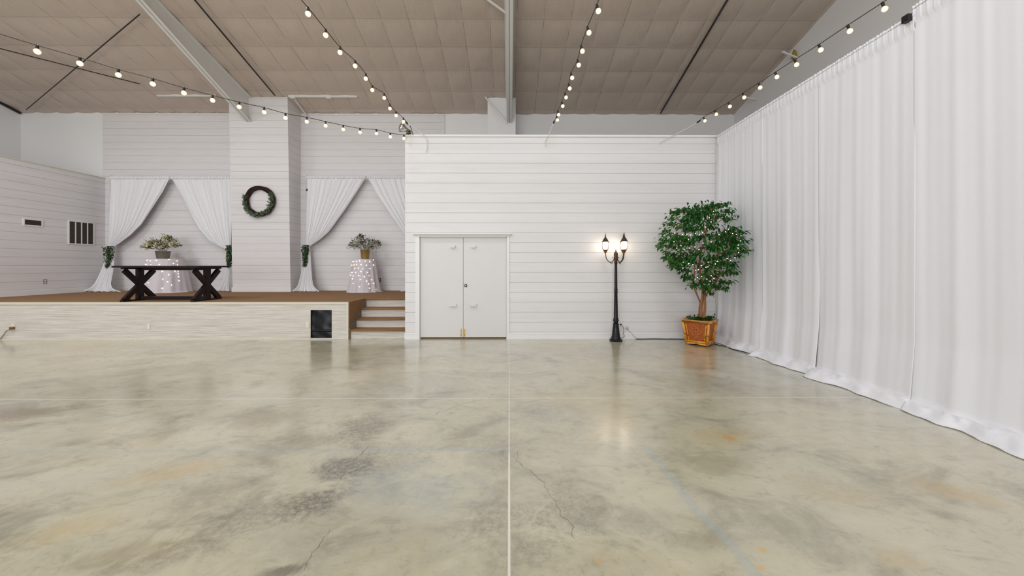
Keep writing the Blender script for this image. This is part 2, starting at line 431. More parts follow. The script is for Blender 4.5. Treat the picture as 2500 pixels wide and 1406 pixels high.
# boards on the back wall of the stage
XSB0, XSB1 = P(253, 500, Y=YB).x, P(1086, 300, Y=YB).x
m = MB(); shiplap(m, (XSB0, YB-.03), (XSB1, YB-.03), ZS+.0, ZCB-.03, (0, -1), phase=ZS+.145)
m.add([(XSB1, YB-.03, ZS), (XSB1, YB, ZS), (XSB1, YB, ZCB-.03), (XSB1, YB-.03, ZCB-.03)], [(0, 1, 2, 3)])
struct(m.build('wall_back', [M_ship2, M_groove]), 'white horizontal boards behind the stage')
# stage side wall (lower than the roof)
m = MB(); WZ = 4.2
m.box((XWING-.15, 2.0, 0), (XWING-.013, YB, WZ)); shiplap(m, (XWING, 2.0), (XWING, YB-.03), 0, WZ, (1, 0), phase=ZS+.145)
m.add([(XWING-.013, 2, WZ), (XWING, 2, WZ), (XWING, YB-.03, WZ), (XWING-.013, YB-.03, WZ)], [(0, 1, 2, 3)])
struct(m.build('wall_stage', [M_ship2, M_groove]), 'boarded side wall of the stage')
m = MB(); m.box((XWING-.17, 2.0, WZ), (XWING+.015, YB-.03, WZ+.025)); struct(m.build('trim_1', M_cream))
m = MB(); m.box((XWING, YF, ZS), (XWING+.018, YB-.03, ZS+.13)); struct(m.build('baseboard_stage_left', M_trim))
m = MB()
m.box((XWING+.02, YB-.048, ZS), (-8.15, YB-.03, ZS+.13)); m.box((-6.3, YB-.048, ZS), (-2.35, YB-.03, ZS+.13))
struct(m.build('baseboard_stage_back', M_trim))

# partition wall with the double door
XP0, XP1 = P(989, 700, Y=YW).x, XR-.01
DX0, DX1 = P(1024.5, 700, Y=YW).x, P(1237.5, 700, Y=YW).x; DZ = P(1130, 578, Y=YW).z
CW = .085
m = MB(); PH = .145
ML = (DX0-CW-.0); MR = DX1+CW*.55
shiplap(m, (XP0, YW), (ML, YW), 0, WT-.04, (0, -1), phase=PH)
shiplap(m, (MR, YW), (XP1, YW), 0, WT-.04, (0, -1), phase=PH)
shiplap(m, (ML, YW), (MR, YW), DZ+.06, WT-.04, (0, -1), phase=PH)
m.box((XP0, YW+.013, 0), (DX0, YW+.12, WT-.04)); m.box((DX1, YW+.013, 0), (XP1, YW+.12, WT-.04)); m.box((DX0, YW+.013, DZ), (DX1, YW+.12, WT-.04))
m.box((XP0, YW+.12, 0), (XP0+.12, YB-.05, WT-.04))
m.add([(XP0, YW, 0), (XP0, YW+.013, 0), (XP0, YW+.013, WT-.04), (XP0, YW, WT-.04)], [(0, 1, 2, 3)])
struct(m.build('wall_center', [M_ship, M_groove]), 'white boarded partition wall with the double door')
m = MB(); m.box((XP0-.012, YW-.03, WT-.04), (XP1, YW+.14, WT)); m.box((XP0-.012, YW+.14, WT-.04), (XP0+.14, YB-.05, WT))
struct(m.build('trim_2', M_trim), 'white cap along the top of the partition wall')
m = MB(); m.box((XP0-.01, YW-.018, 0), (ML, YW, .125)); m.box((XP0-.01, YW-.024, .105), (ML, YW, .12)); struct(m.build('baseboard_center_left', M_trim))
m = MB(); m.box((MR, YW-.018, 0), (4.37, YW, .125)); m.box((MR, YW-.024, .105), (4.37, YW, .12)); struct(m.build('baseboard_center_right', M_trim))
m = MB(); m.box((4.40, YW-.03, 0), (4.46, YW, WT-.04)); struct(m.build('trim_3', M_trim))
# back of the room beyond the door is closed off
m = MB(); m.box((DX0-.3, YW+.5, 0), (DX1+.3, YW+.55, 2.6)); struct(m.build('wall_closet', M_groove))

# door casing, head crown, leaves
m = MB()
m.box((ML, YW-.018, 0), (DX0, YW+.02, DZ+.005)); m.box((DX1, YW-.018, 0), (MR, YW+.02, DZ+.005))
m.box((ML, YW-.022, DZ), (MR, YW+.0, DZ+.065))
m.hexa([(ML-.01, YW-.03, DZ+.012), (MR+.01, YW-.03, DZ+.012), (MR+.01, YW, DZ+.012), (ML-.01, YW, DZ+.012)],
       [(ML-.05, YW-.075, DZ+.055), (MR+.05, YW-.075, DZ+.055), (MR+.05, YW, DZ+.055), (ML-.05, YW, DZ+.055)])
m.box((ML-.055, YW-.08, DZ+.055), (MR+.055, YW, DZ+.068))
m.box((DX0, YW+.02, 0), (DX0+.012, YW+.12, DZ)); m.box((DX1-.012, YW+.02, 0), (DX1, YW+.12, DZ)); m.box((DX0, YW+.02, DZ-.012), (DX1, YW+.12, DZ))
struct(m.build('trim_4', M_trim), 'white door casing with a crown head')
XM = P(1131, 700, Y=YW+.04).x
def leaf_door(x0, x1, bx, name, knob):
    g = .004
    m = MB(); m.box((x0+g, YW+.035, .03), (x1-g, YW+.08, DZ-.016)); d = struct(m.build(name, M_door), 'white flush leaf of the double door')
    for z, bw in ((1.925, .11), (.69, .15)):
        m = MB(); m.box((bx-bw/2, YW-.012, z), (bx+bw/2, YW+.035, z+.035)); m.box((bx-bw/2+.012, YW+.005, z+.035), (bx+bw/2-.012, YW+.035, z+.05))
        b = m.build('wooden_bracket', M_door, d)
    xb = XM+(-.045 if x0 < XM-.5 else .03)
    m = MB(); m.box((xb-.012, YW+.028, .075), (xb+.012, YW+.037, .2)); m.tube([(xb, YW+.022, .05), (xb, YW+.022, .21)], .006, 8)
    m.sphere((xb, YW+.016, .17), .01); m.build('barrel_bolt', M_brass, d)
    if knob:
        kp = P(1137, 697, Y=YW+.03)
        m = MB()
        m2 = [(.001, 0), (.032, .002), (.034, .008), (.026, .012), (.024, .024), (.012, .026), (.001, .026)]
        m.lathe(m2, (0, 0, 0), 20)
        m.v = [(kp.x+a, YW+.035-c, kp.z+b) for a, b, c in m.v]; k = m.build('deadbolt', simple('tarnished_nickel', srgb(150, 128, 112), .35, metal=.8), d)
leaf_door(DX0+.012, XM, P(1105, 700, Y=YW).x, 'door_1', False)
leaf_door(XM, DX1-.012, P(1155, 700, Y=YW).x, 'door_2', True)
m = MB(); m.box((DX0+.012, YW+.03, 0), (DX1-.012, YW+.1, .006)); struct(m.build('trim_5', simple('worn_wood_threshold', srgb(150, 118, 70), .5, var=.15)))

# columns (steel legs boxed in with boards, leaning with the taper)
def column(x0, x1, label, boards=True):
    m = MB(); yb, yt = 11.08, 10.93; zt = ceil_z(10.95)-.02
    z0 = ZS if boards else 3.5
    N = int((zt-z0)/PITCH)+2
    zs = [z0]+[z for z in [ZS+.145+PITCH*k for k in range(-1, 40)] if z0+.02 < z < zt-.02]+[zt]
    Yf = lambda z: lerp(yb, yt, (z-ZS)/(zt-ZS))
    g = .005
    for za, zb in zip(zs, zs[1:]):
        a, b = (za+g/2, zb-g/2) if boards else (za, zb)
        ya, yb_ = Yf(a), Yf(b)
        m.mi = 0
        m.hexa([(x0, ya, a), (x1, ya, a), (x1, YB-.02, a), (x0, YB-.02, a)], [(x0, yb_, b), (x1, yb_, b), (x1, YB-.02, b), (x0, YB-.02, b)])
    if boards:
        m.mi = 1; i = .006
        m.hexa([(x0+i, Yf(z0)+i, z0), (x1-i, Yf(z0)+i, z0), (x1-i, YB-.02, z0), (x0+i, YB-.02, z0)],
               [(x0+i, Yf(zt)+i, zt-.01), (x1-i, Yf(zt)+i, zt-.01), (x1-i, YB-.02, zt-.01), (x0+i, YB-.02, zt-.01)]); m.mi = 0
    return struct(m.build('column', [M_ship2, M_groove] if boards else M_plain), label)
C0, C1 = P(563, 400, Y=11.0).x, P(705.5, 400, Y=11.0).x
column(C0, C1, 'broad boarded column with the wreath')
m = MB(); m.box((C0-.015, 11.058, ZS), (C1+.015, 11.085, ZS+.13)); m.box((C1, 11.085, ZS), (C1+.015, YB-.05, ZS+.13)); struct(m.build('baseboard_column', M_trim))
column(P(1190.5, 300, Y=10.95).x, P(1259, 300, Y=10.95).x, 'white boxed column behind the partition', False)

# rafters
def rafter(xc, label):
    m = MB()
    def zb(y): return min(5.69+.39*(10.95-y), ceil_z(y)-.33) if y > 0 else ceil_z(y)-.4
    ys = [10.95, 9.8, 8.6, 7.6, 7.2, 4, .0]
    for a, b in zip(ys, ys[1:]):
        for (hw, lo, hi) in ((.012, 0, None), (.078, 0, .014), (.11, None, .014)):
            za0, zb0 = zb(a), zb(b); ca, cb = ceil_z(a)-.045, ceil_z(b)-.045
            if lo is None: l0, l1, h0, h1 = ca-.014, cb-.014, ca, cb
            else: l0, l1 = za0, zb0; h0, h1 = (ca, cb) if hi is None else (za0+hi, zb0+hi)
            m.hexa([(xc-hw, a, l0), (xc+hw, a, l0), (xc+hw, b, l1), (xc-hw, b, l1)], [(xc-hw, a, h0), (xc+hw, a, h0), (xc+hw, b, h1), (xc-hw, b, h1)])
    m.box((xc-.078, 10.935, zb(10.95)), (xc+.078, 10.95, ceil_z(10.95)-.05))
    return struct(m.build('rafter', M_beam), label)
XB1 = P(607, 300, Y=10.95).x; XB2 = P(1243.4, 300, Y=10.95).x
rafter(XB1, 'white steel rafter over the stage'); rafter(XB2, 'white steel rafter above the partition'); rafter(XB1-7.5, 'white steel rafter at the left wall')
# flange braces
def on_ceiling(px, py, off=.05):
    k = (HZ-py)/F; Y = (ZCB+SL*YB-CAMH-off)/(k+SL); return P(px, py, Y=Y)
def brace(a, b, label):
    m = MB(); m.bar(a, b, .035, .035); m.bar(Vector(a)+Vector((-.03, 0, .0)), Vector(a)+Vector((.05, 0, 0)), .04, .03)
    return tag(m.build('steel_brace', M_beam), label, 'brace', 'rafter braces')
brace(on_ceiling(1184, 236, .02), P(1238, 300, Y=10.6), 'white diagonal brace beside the boxed column above the partition')
brace(on_ceiling(1184, -5, .02), P(1238, 34, Y=8.0), 'white diagonal brace at the top edge left of the middle rafter')
brace(on_ceiling(720, 243, .02), P(750, 283, Y=11.58), 'white angled brace right of the wreath column')
brace(P(1911, 127, X=6.6), P(1946, 141, X=6.93), 'white stub brace high on the right wall')
brace(P(1820, 238, X=6.6), P(1847, 243, X=6.93), 'small white brace low on the right roof edge')
yp = P(1939, 136, X=6.93)
m = MB(); m.tube([yp+Vector((0, 0, .14)), yp+Vector((0, 0, .05)), yp+Vector((0, 0, -.06)), yp+Vector((0, 0, -.11))], [.02, .05, .06, .02], 10)
tag(m.build('yellow_conduit_fitting', simple('mustard_plastic', srgb(170, 140, 40), .5)), 'mustard yellow fitting by the brace on the right wall', 'fitting')

# fixtures under the roof along the column tops
def strip(x0, x1, py, label, mounts):
    a, b = P(x0, py, Y=10.9), P(x1, py, Y=10.9)
    t = thing('ceiling_rail', (a+b)/2, label, 'rail', 'white rails under the roof')
    m = MB(); m.box((a.x, 10.86, a.z-.035), (b.x, 10.92, a.z+.03)); m.build('rail', M_beam, t)
    for px in mounts:
        p = P(px, py, Y=10.9); m = MB(); m.box((p.x-.09, 10.85, a.z-.07), (p.x+.05, 10.93, a.z+.045)); m.build('mounting_block', M_beam, t)
strip(705, 873, 235, 'white metal rail with two mounting blocks right of the wreath column', (718, 805))
strip(385, 529, 233, 'plain white metal rail left of the rafter over the stage', ())
def rodobj(a, b, r, label, name='steel_rod', mt=M_rod):
    m = MB(); m.tube([a, b], r, 8); return tag(m.build(name, mt), label, 'rod', 'rods under the roof')
for pts, r, lb in ((((1613, 276), (1790, -24)), .022, 'black pipe running up the roof above the lamp post'),
                   (((671, 233), (462, -16)), .018, 'dark pipe running up the roof beside the stage rafter'),
                   (((64, 268), (341, 35)), .012, 'thin dark diagonal tie rod from the far left roof corner'),
                   (((-10, 116), (342, 205)), .012, 'thin dark conduit crossing the roof at the far left')):
    rodobj(on_ceiling(*pts[0], .085), on_ceiling(*pts[1], .085), r, lb)
m = MB(); m.bar((XL+.05, 9, ceil_z(9)-.06), (XL+.05, YB-.05, ZCB-.06), .05, .05); tag(m.build('edge_angle', M_rod), 'dark angle strip where the roof meets the left wall', 'angle strip')

# high bay lamp housings out of frame
for i, (x, y, z, e) in enumerate(LIGHTS):
    t = thing('ceiling_lamp', (x, y, z), 'white rectangular high bay lamp hung from the roof out of view', 'lamp', 'high bay lamps')
    m = MB(); m.box((x-.65, y-.3, z), (x+.65, y+.3, z+.08)); m.build('housing', M_beam, t)
    for s in (-.5, .5):
        m = MB(); m.tube([(x+s, y, z+.08), (x+s, y, ceil_z(y)-.06)], .006, 6); m.build('suspension_cable', M_rod, t)

# ---------------------------------------------------------------- stage
Y4, Y3, Y2, Y1 = 8.855, 8.565, 8.28, 7.99
st = thing('stage', (-7.5, YF, 0), 'low carpeted stage with whitewashed plank front', 'stage')
m = MB()
m.box((XWING+.003, YF+.02, ZS-.03), (XC-.02, YB-.03, ZS)); m.box((XC-.02, Y4-.03, ZS-.035), (XP0-.004, YB-.035, ZS)); m.build('carpet', M_carpet, st)
m = MB(); m.box((XC-.02, YF+.02, 0), (XC-.001, Y4, ZS-.0)); lab(m.build('side_panel', M_carpet, st), 'brown carpeted side above the steps')
OX0, OX1 = P(758, 790, Y=YF).x, P(810, 790, Y=YF).x; OZ1 = P(780, 757, Y=YF).z; OZ0 = P(780, 825.5, Y=YF).z
m = MB()
for a, b in (((XWING+.003, YF, 0), (OX0, YF+.02, ZS-.045)), ((OX1, YF, 0), (XC-.035, YF+.02, ZS-.045)), ((OX0, YF, OZ1), (OX1, YF+.02, ZS-.045)), ((OX0, YF, 0), (OX1, YF+.02, OZ0))):
    m.box(a, b)
m.build('front_panel', M_wash, st)
m = MB(); m.box((XWING, YF-.012, ZS-.045), (XC, YF+.025, ZS+.004)); m.box((XC-.04, YF-.012, 0), (XC, YF+.02, ZS-.045))
m.box((XWING, YF-.006, 0), (OX0-.01, YF, .02))
lab(m.build('edge_trim', M_cream, st), 'cream edge board')
m = MB(); m.box((OX0-.1, YF+.3, 0), (OX1+.1, YF+.32, ZS-.05)); lab(m.build('under_stage_lining', M_black, st), 'dark lining behind the opening')
# black plastic sheet over the opening
def plastic():
    def fn(u, v):
        x = lerp(OX0, OX1, u); z = lerp(OZ0, OZ1, v)
        y = YF+.045+.010*mnoise.noise(Vector((x*5, z*6, 2)))+.003*math.sin((x*.8+z)*22)
        if .22 < v < .3: y -= .012
        return (x, y, z)
    m = MB(); m.grid(fn, 40, 50)
    t = NT('glossy_black_sheet'); t.set(Base_Color=(.006, .006, .009, 1), Roughness=.3, Specular_IOR_Level=.3); t.bump(t.noise(5, 3, .5, t.vec()), .15, .01)
    o = m.build('plastic_sheet', t.m, st); lab(o, 'glossy black plastic sheet closing the hatch')
plastic()
# steps
SX0, SX1 = P(856.5, 800, Y=Y1).x, XP0-.004
sp = thing('stage_steps', ((SX0+SX1)/2, Y1, 0), 'four step flight with brown carpet treads and whitewashed risers', 'steps')
zr = [0, .195, .386, .585, ZS]; yr = [Y1, Y2, Y3, Y4]
for i in range(4):
    m = MB(); m.box((SX0, yr[i], zr[i]), (SX1, yr[i]+.02, zr[i+1]-.03)); m.build('riser', M_wash, sp)
    if i < 3:
        m = MB(); m.box((SX0-.001, yr[i]-.03, zr[i+1]-.034), (SX1, yr[i+1]+.0, zr[i+1]))
        m.tube([(SX0, yr[i]-.03, zr[i+1]-.017), (SX1, yr[i]-.03, zr[i+1]-.017)], .017, 10); m.build('tread', M_carpet, sp)
    else:
        m = MB(); m.tube([(SX0-.02, yr[i]-.03, ZS-.018), (SX1, yr[i]-.03, ZS-.018)], .017, 10); m.build('nosing', M_carpet, sp)
m = MB(); xs0, xs1 = XC, SX0
m.hexa([(xs0, Y1-.03, 0), (xs1, Y1-.03, 0), (xs1, Y4+.02, 0), (xs0, Y4+.02, 0)], [(xs0, Y1-.03, .23), (xs1, Y1-.03, .23), (xs1, Y4+.02, ZS+.0), (xs0, Y4+.02, ZS)])
m.build('stringer', M_brownside, sp)

# ---------------------------------------------------------------- outlets, grilles
def outlet(c, axis, label, mt=M_plate, name='wall_outlet'):
    c = Vector(c); t = thing(name, c, label, 'outlet')
    def bx(m, w_, h, d0, d1, dz=0):
        if axis == 'y': m.box((c.x-w_/2, c.y-d1, c.z-h/2+dz), (c.x+w_/2, c.y-d0, c.z+h/2+dz))
        else: m.box((c.x+d0, c.y-w_/2, c.z-h/2+dz), (c.x+d1, c.y+w_/2, c.z+h/2+dz))
    m = MB(); bx(m, .078, .125, 0, .007); m.build('cover_plate', mt, t)
    for dz in (-.028, .028):
        m = MB(); bx(m, .034, .034, .007, .01, dz); m.build('socket', M_trim if mt is not M_trim else M_plate, t)
        # slots are part of the socket face
    return t
outlet(P(363, 797, Y=YF), 'y', 'almond outlet on the stage front below the trestle table')
outlet(P(750.5, 793, Y=YF), 'y', 'almond outlet on the stage front beside the black hatch')
outlet(P(32, 797, Y=YF), 'y', 'almond outlet with a plug at the far left of the stage front')
outlet(P(110, 687, X=XWING), 'x', 'grey outlet on the boarded side wall of the stage', simple('grey_plate', srgb(150, 140, 134), .4))
outlet(P(452, 680, Y=YB-.03), 'y', 'white outlet on the back wall behind the trestle table', M_trim)
outlet(P(927, 684, Y=YB-.03), 'y', 'dark outlet with a plugged cord right of the smaller skirted table', simple('brown_plate', srgb(96, 84, 76), .4))
outlet(P(1513.5, 788, Y=YW), 'y', 'white outlet on the partition wall right of the lamp post', M_trim)

def grille(x0, x1, y0, y1, n, label, slats, matd, name):
    a = P(x0, y0, X=XWING); b = P(x1, y1, X=XWING); ya, yb = a.y, b.y
    zt = P(x0, y0, X=XWING).z; zb_ = P(x0, y1, X=XWING).z
    t = thing(name, (XWING, (ya+yb)/2, zb_), label, 'vent')
    fw = .03
    m = MB(); m.box((XWING, ya-fw, zb_-fw), (XWING+.018, ya, zt+fw)); m.box((XWING, yb, zb_-fw), (XWING+.018, yb+fw, zt+fw))
    m.box((XWING, ya, zt), (XWING+.018, yb, zt+fw)); m.box((XWING, ya, zb_-fw), (XWING+.018, yb, zb_))
    for k in range(1, n):
        yy = lerp(ya, yb, k/n); m.box((XWING+.002, yy-.012, zb_), (XWING+.016, yy+.012, zt))
    m.build('frame', M_trim, t)
    m = MB(); m.box((XWING+.0005, ya, zb_), (XWING+.002, yb, zt)); m.build('backing', matd, t)
    m = MB()
    for k in range(slats):
        z = lerp(zb_, zt, (k+.5)/slats); m.hexa([(XWING+.003, ya, z), (XWING+.012, ya, z-.006), (XWING+.012, yb, z-.006), (XWING+.003, yb, z)], [(XWING+.003, ya, z+.003), (XWING+.012, ya, z-.003), (XWING+.012, yb, z-.003), (XWING+.003, yb, z+.003)])
    m.build('louvres', simple(name+'_louvre', srgb(104, 92, 82), .6), t)
grille(168.5, 227, 540, 593.5, 4, 'large white framed return grille with four dark panels', 26, simple('grille_dark', srgb(62, 54, 48), .8), 'air_return_grille')
grille(59, 100.5, 535.5, 548, 1, 'small slim dark vent left of the large grille', 5, simple('vent_dark', srgb(44, 38, 36), .8), 'wall_vent')
# plug and cord at the far left of the stage front
m = MB(); m.tube(crom([P(32, 803, Y=YF-.03), P(24, 805, Y=YF-.05), P(16, 808, Y=YF-.03), P(5, 822, Y=YF-.02), P(-6, 829, Y=YF-.03), P(-60, 831, Y=YF-.05)], 6), .006, 6)
m.box(P(28, 800, Y=YF-.01)-Vector((.0, .04, .03)), P(28, 800, Y=YF-.01)+Vector((.07, 0, .015)))
tag(m.build('power_cord', simple('brown_cord', srgb(120, 84, 50), .5)), 'brown cord hanging from the outlet at the far left stage front', 'cord')

# ---------------------------------------------------------------- trestle table
TY0, TY1 = 7.99, 8.84; TX0, TX1 = P(272, 652, Y=TY0).x, P(560, 652, Y=TY1).x; TZ = ZS+.765
M_wood = None
def darkwood():
    t = NT('dark_espresso_wood'); n = t.noise(5, 6, .65, t.vec((1, 8, 8)), .5)
    t.set(Base_Color=t.mix(n, srgb(12, 5, 5), srgb(34, 17, 14)), Roughness=.5, Specular_IOR_Level=.3); t.bump(n, .15, .003); return t.m
M_wood = darkwood()
tb = thing('trestle_table', ((TX0+TX1)/2, (TY0+TY1)/2, ZS), 'dark espresso farmhouse trestle table with X shaped ends on the stage', 'table')
m = MB(); nb = 5
for k in range(nb):
    a, b = lerp(TY0, TY1, k/nb), lerp(TY0, TY1, (k+1)/nb); m.box((TX0, a+.002, TZ-.04), (TX1, b-.002, TZ))
m.build('tabletop', M_wood, tb)
for xc in (TX0+.19, TX1-.17):
    t_ = .07; y0, y1, ym = TY0+.02, TY1-.05, (TY0+TY1)/2-.01
    m = MB(); m.box((xc-t_/2, ym-.065, ZS), (xc+t_/2, ym+.065, TZ-.04))
    m.box((xc-t_/2-.005, y0+.02, TZ-.075), (xc+t_/2+.005, y1-.02, TZ-.04))
    for (a, b) in (((xc, y0+.06, TZ-.1), (xc, y1-.05, ZS+.03)), ((xc, y1-.06, TZ-.1), (xc, y0+.05, ZS+.03))):
        m.bar(a, b, t_*.9, .095, up=(0, 1, 0))
    m.box((xc-t_/2, y0, ZS), (xc+t_/2, y0+.16, ZS+.045)); m.box((xc-t_/2, y1-.16, ZS), (xc+t_/2, y1, ZS+.045)); m.box((xc-t_/2+.01, y0+.16, ZS), (xc+t_/2-.01, y1-.16, ZS+.03))
    m.build('trestle', M_wood, tb)
m = MB(); m.box((TX0+.22, (TY0+TY1)/2-.05, ZS+.02), (TX1-.2, (TY0+TY1)/2+.03, ZS+.09)); m.build('stretcher', M_wood, tb)
m = MB(); m.box((TX0+.22, (TY0+TY1)/2-.04, TZ-.1), (TX1-.2, (TY0+TY1)/2+.04, TZ-.04)); m.build('top_rail', M_wood, tb)

# ---------------------------------------------------------------- gathered stage drapes
YD = 11.40
def stage_drape(name, rows, label, seed, yfront=11.08, group='tied back stage drapes'):
    """rows: (py, xl, xr) silhouettes; below the tie the cloth comes forward and pools"""
    rd = random.Random(seed); ph = [rd.uniform(0, 6.28) for _ in range(6)]; nf = rd.choice([11, 12, 13])
    y0, y1 = rows[0][0], rows[-1][0]
    def fn(u, v):
        py = lerp(y0, y1, v); xl, xr = interp(rows, py)
        wpx = xr-xl; ytie = 606
        yy = YD if py < ytie else lerp(YD, yfront, ((py-ytie)/(y1-ytie))**1.6)
        amp = .026*min(1, .35+wpx/90) if py > y0+6 else .006
        if py > ytie: amp = .02+.02*(py-ytie)/(y1-ytie)
        uu = u+.012*math.sin(7*v+ph[3])
        f = math.sin(2*PI*nf*uu+ph[0])*.6+math.sin(2*PI*(nf*1.73)*uu+ph[1]+v*2)*.35+math.sin(2*PI*3*uu+ph[2])*.4
        p = P(lerp(xl, xr, u), py, Y=YD); sag = 0
        z = p.z if py < ytie else ZS+.004+(p.z-P(400, y1, Y=YD).z)*(P(400, ytie, Y=YD).z-ZS)/(P(400, ytie, Y=YD).z-P(400, y1, Y=YD).z)
        if py > y1-3: z += .012*(1+math.sin(40*u+ph[4]))*.5
        return (p.x, yy-.03+f*amp, max(z, ZS+.004))
    m = MB(); m.grid(fn, 150, 90); 
    # gathered header with ruffle on the rod
    def hd(u, v):
        xl, xr = rows[0][1:]; p = P(lerp(xl, xr, u), lerp(y0-3.2, y0+3.5, v), Y=YD)
        return (p.x, YD-.045+.012*math.sin(u*(xr-xl)*1.9+ph[5])+.008*math.sin(u*(xr-xl)*.83), p.z+.012*math.sin(u*(xr-xl)*1.1+ph[4])*(1-v))
    m.grid(hd, int((rows[0][2]-rows[0][1])*3), 4)
    o = m.build(name, M_sheer); sol = o.modifiers.new('thickness', 'SOLIDIFY'); sol.thickness = .003
    return tag(o, label, 'drape', group)
L1 = [(434, 272, 417), (467, 272, 400), (507.5, 271.5, 374), (548.5, 271, 348), (574, 270, 322), (592, 268.5, 297), (602, 267, 281), (607, 266.5, 277),
      (625, 265, 283), (650, 262, 288), (675, 259, 290), (692, 256, 293), (702, 250, 299), (708, 240, 310), (712, 232, 326)]
R1 = [(434, 419.5, 567.5), (477, 443, 567.5), (515, 463, 567), (559, 489, 566.5), (587, 514.5, 566), (601, 537, 566), (607, 551, 566),
      (612, 556, 566), (650, 556.5, 568), (685, 555, 569), (700, 549, 571), (708, 544, 573), (711, 541, 575)]
L2 = [(433, 750, 893.5), (469, 750, 871), (514, 749.5, 841), (550, 749, 815), (567, 749, 802), (584, 748.5, 783), (594, 748, 768), (601, 747.5, 757),
      (620, 747, 759), (648, 744, 763), (680, 741.5, 770), (695, 740, 775), (704, 735, 782), (709, 728, 790), (712, 724, 793)]
R2 = [(433, 897, 1040), (475, 920, 1040), (524, 952.5, 1040), (573, 988.5, 1040), (590, 1008, 1040), (601, 1030, 1040),
      (620, 1031, 1041), (648, 1028, 1043), (680, 1018, 1046), (695, 1008, 1049), (704, 998, 1054), (712, 984, 1062)]
stage_drape('stage_drape', L1, 'white sheer drape tied back at the left end of the stage', 1)
stage_drape('stage_drape', R1, 'white sheer drape tied back against the left side of the wreath column', 2, 11.2)
stage_drape('stage_drape', L2, 'white sheer drape tied back just right of the wreath column', 3)
stage_drape('stage_drape', R2, 'white sheer drape half hidden behind the partition wall', 4)
def pipes(x0, x1, label, clamp):
    t = thing('drape_stand', (P(x0, 700, Y=YD).x, YD, ZS), label, 'drape stand', 'pipe stands for the stage drapes')
    a, b = P(x0, 431, Y=YD+.02), P(x1, 431, Y=YD+.02)
    m = MB(); m.tube([a, b], .018, 8); m.build('crossbar', M_beam, t)
    for px in (x0, x1):
        p = P(px, 431, Y=YD+.03); m = MB(); m.tube([(p.x, YD+.03, ZS+.006), (p.x, YD+.03, p.z+.05)], .018, 8); u = m.build('upright', M_beam, t)
        m = MB(); m.box((p.x-.13, YD-.1, ZS), (p.x+.13, YD+.16, ZS+.008)); m.build('foot_plate', M_beam, t)
    for px in clamp:
        p = P(px, 463.5, Y=YD); m = MB(); m.box((p.x-.03, YD-.02, p.z-.03), (p.x+.03, YD+.05, p.z+.03)); lab(m.build('locking_collar', M_black, t), 'black locking collar')
pipes(271, 569, 'white pipe stand carrying the pair of drapes left of the wreath column', (569.5,))
pipes(749, 1041, 'white pipe stand carrying the pair of drapes right of the wreath column', (750,))

# ---------------------------------------------------------------- greenery
def green(name, c1, c2, rough=.5):
    t = NT(name); oi = t.n('ShaderNodeNewGeometry')
    r = oi.outputs['Random Per Island']
    t.set(Base_Color=t.mix(r, c1, c2), Roughness=rough, Specular_IOR_Level=.3)
    tl = t.n('ShaderNodeBsdfTranslucent'); tl.inputs[0].default_value = c2
    mx = t.n('ShaderNodeMixShader'); mx.inputs[0].default_value = .18
    t.l(t.b.outputs[0], mx.inputs[1]); t.l(tl.outputs[0], mx.inputs[2]); t.l(mx.outputs[0], t.out.inputs[0]); return t.m
M_garl = green('garland_green', srgb(26, 50, 22), srgb(66, 96, 48))
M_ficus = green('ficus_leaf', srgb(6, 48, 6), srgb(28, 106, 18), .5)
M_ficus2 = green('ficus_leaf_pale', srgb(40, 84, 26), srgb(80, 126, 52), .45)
M_sage = green('sage_leaf', srgb(50, 68, 50), srgb(122, 138, 112))
M_vine = simple('grapevine', srgb(50, 20, 14), .8, var=.25, vscale=40, bump=.6)
def garland(px, py, wtop, length, label, bulge=0):
    p = P(px, py, Y=YD-.13); t = thing('greenery_tieback', p, label, 'garland', 'green tiebacks on the stage drapes')
    m = MB(); rd = random.Random(int(px)); ww = wtop*YD/F; LL = length*YD/F
    for i in range(330):
        v = rd.random(); w_ = ww*(1-.6*v**1.3)
        q = p+Vector((rd.uniform(-.5, .5)*w_+ (bulge*(1-v) if rd.random() < .3 else 0), rd.uniform(-.06, .06), -v*LL*.92+.03))
        d = Vector((rd.uniform(-.7, .7), rd.uniform(-.6, .3), -1))
        m.leaf(q, d, Vector((rd.uniform(-.5, .5), -1, rd.uniform(-.3, .5))), rd.uniform(.05, .085), rd.uniform(.016, .028))
    m.build('leaves', M_garl, t)
    m = MB(); m.tube([p+Vector((0, 0, .03)), p+Vector((.01, -.01, -LL*.5)), p+Vector((-.01, 0, -LL*.85))], .006, 6); m.build('stem', M_vine, t)
    m = MB(); m.tube([p+Vector((-.07, .1, .02)), p+Vector((-.02, -.04, .015)), p+Vector((.08, .08, .02))], .01, 6); m.build('tie_loop', M_garl, t)
garland(265, 603, 21, 53, 'leafy green tieback at the far left end of the stage', -.07)
garland(560, 600, 15, 56, 'leafy green tieback hanging at the left side of the wreath column')
garland(745, 600, 14, 54, 'leafy green tieback hanging right of the wreath column')

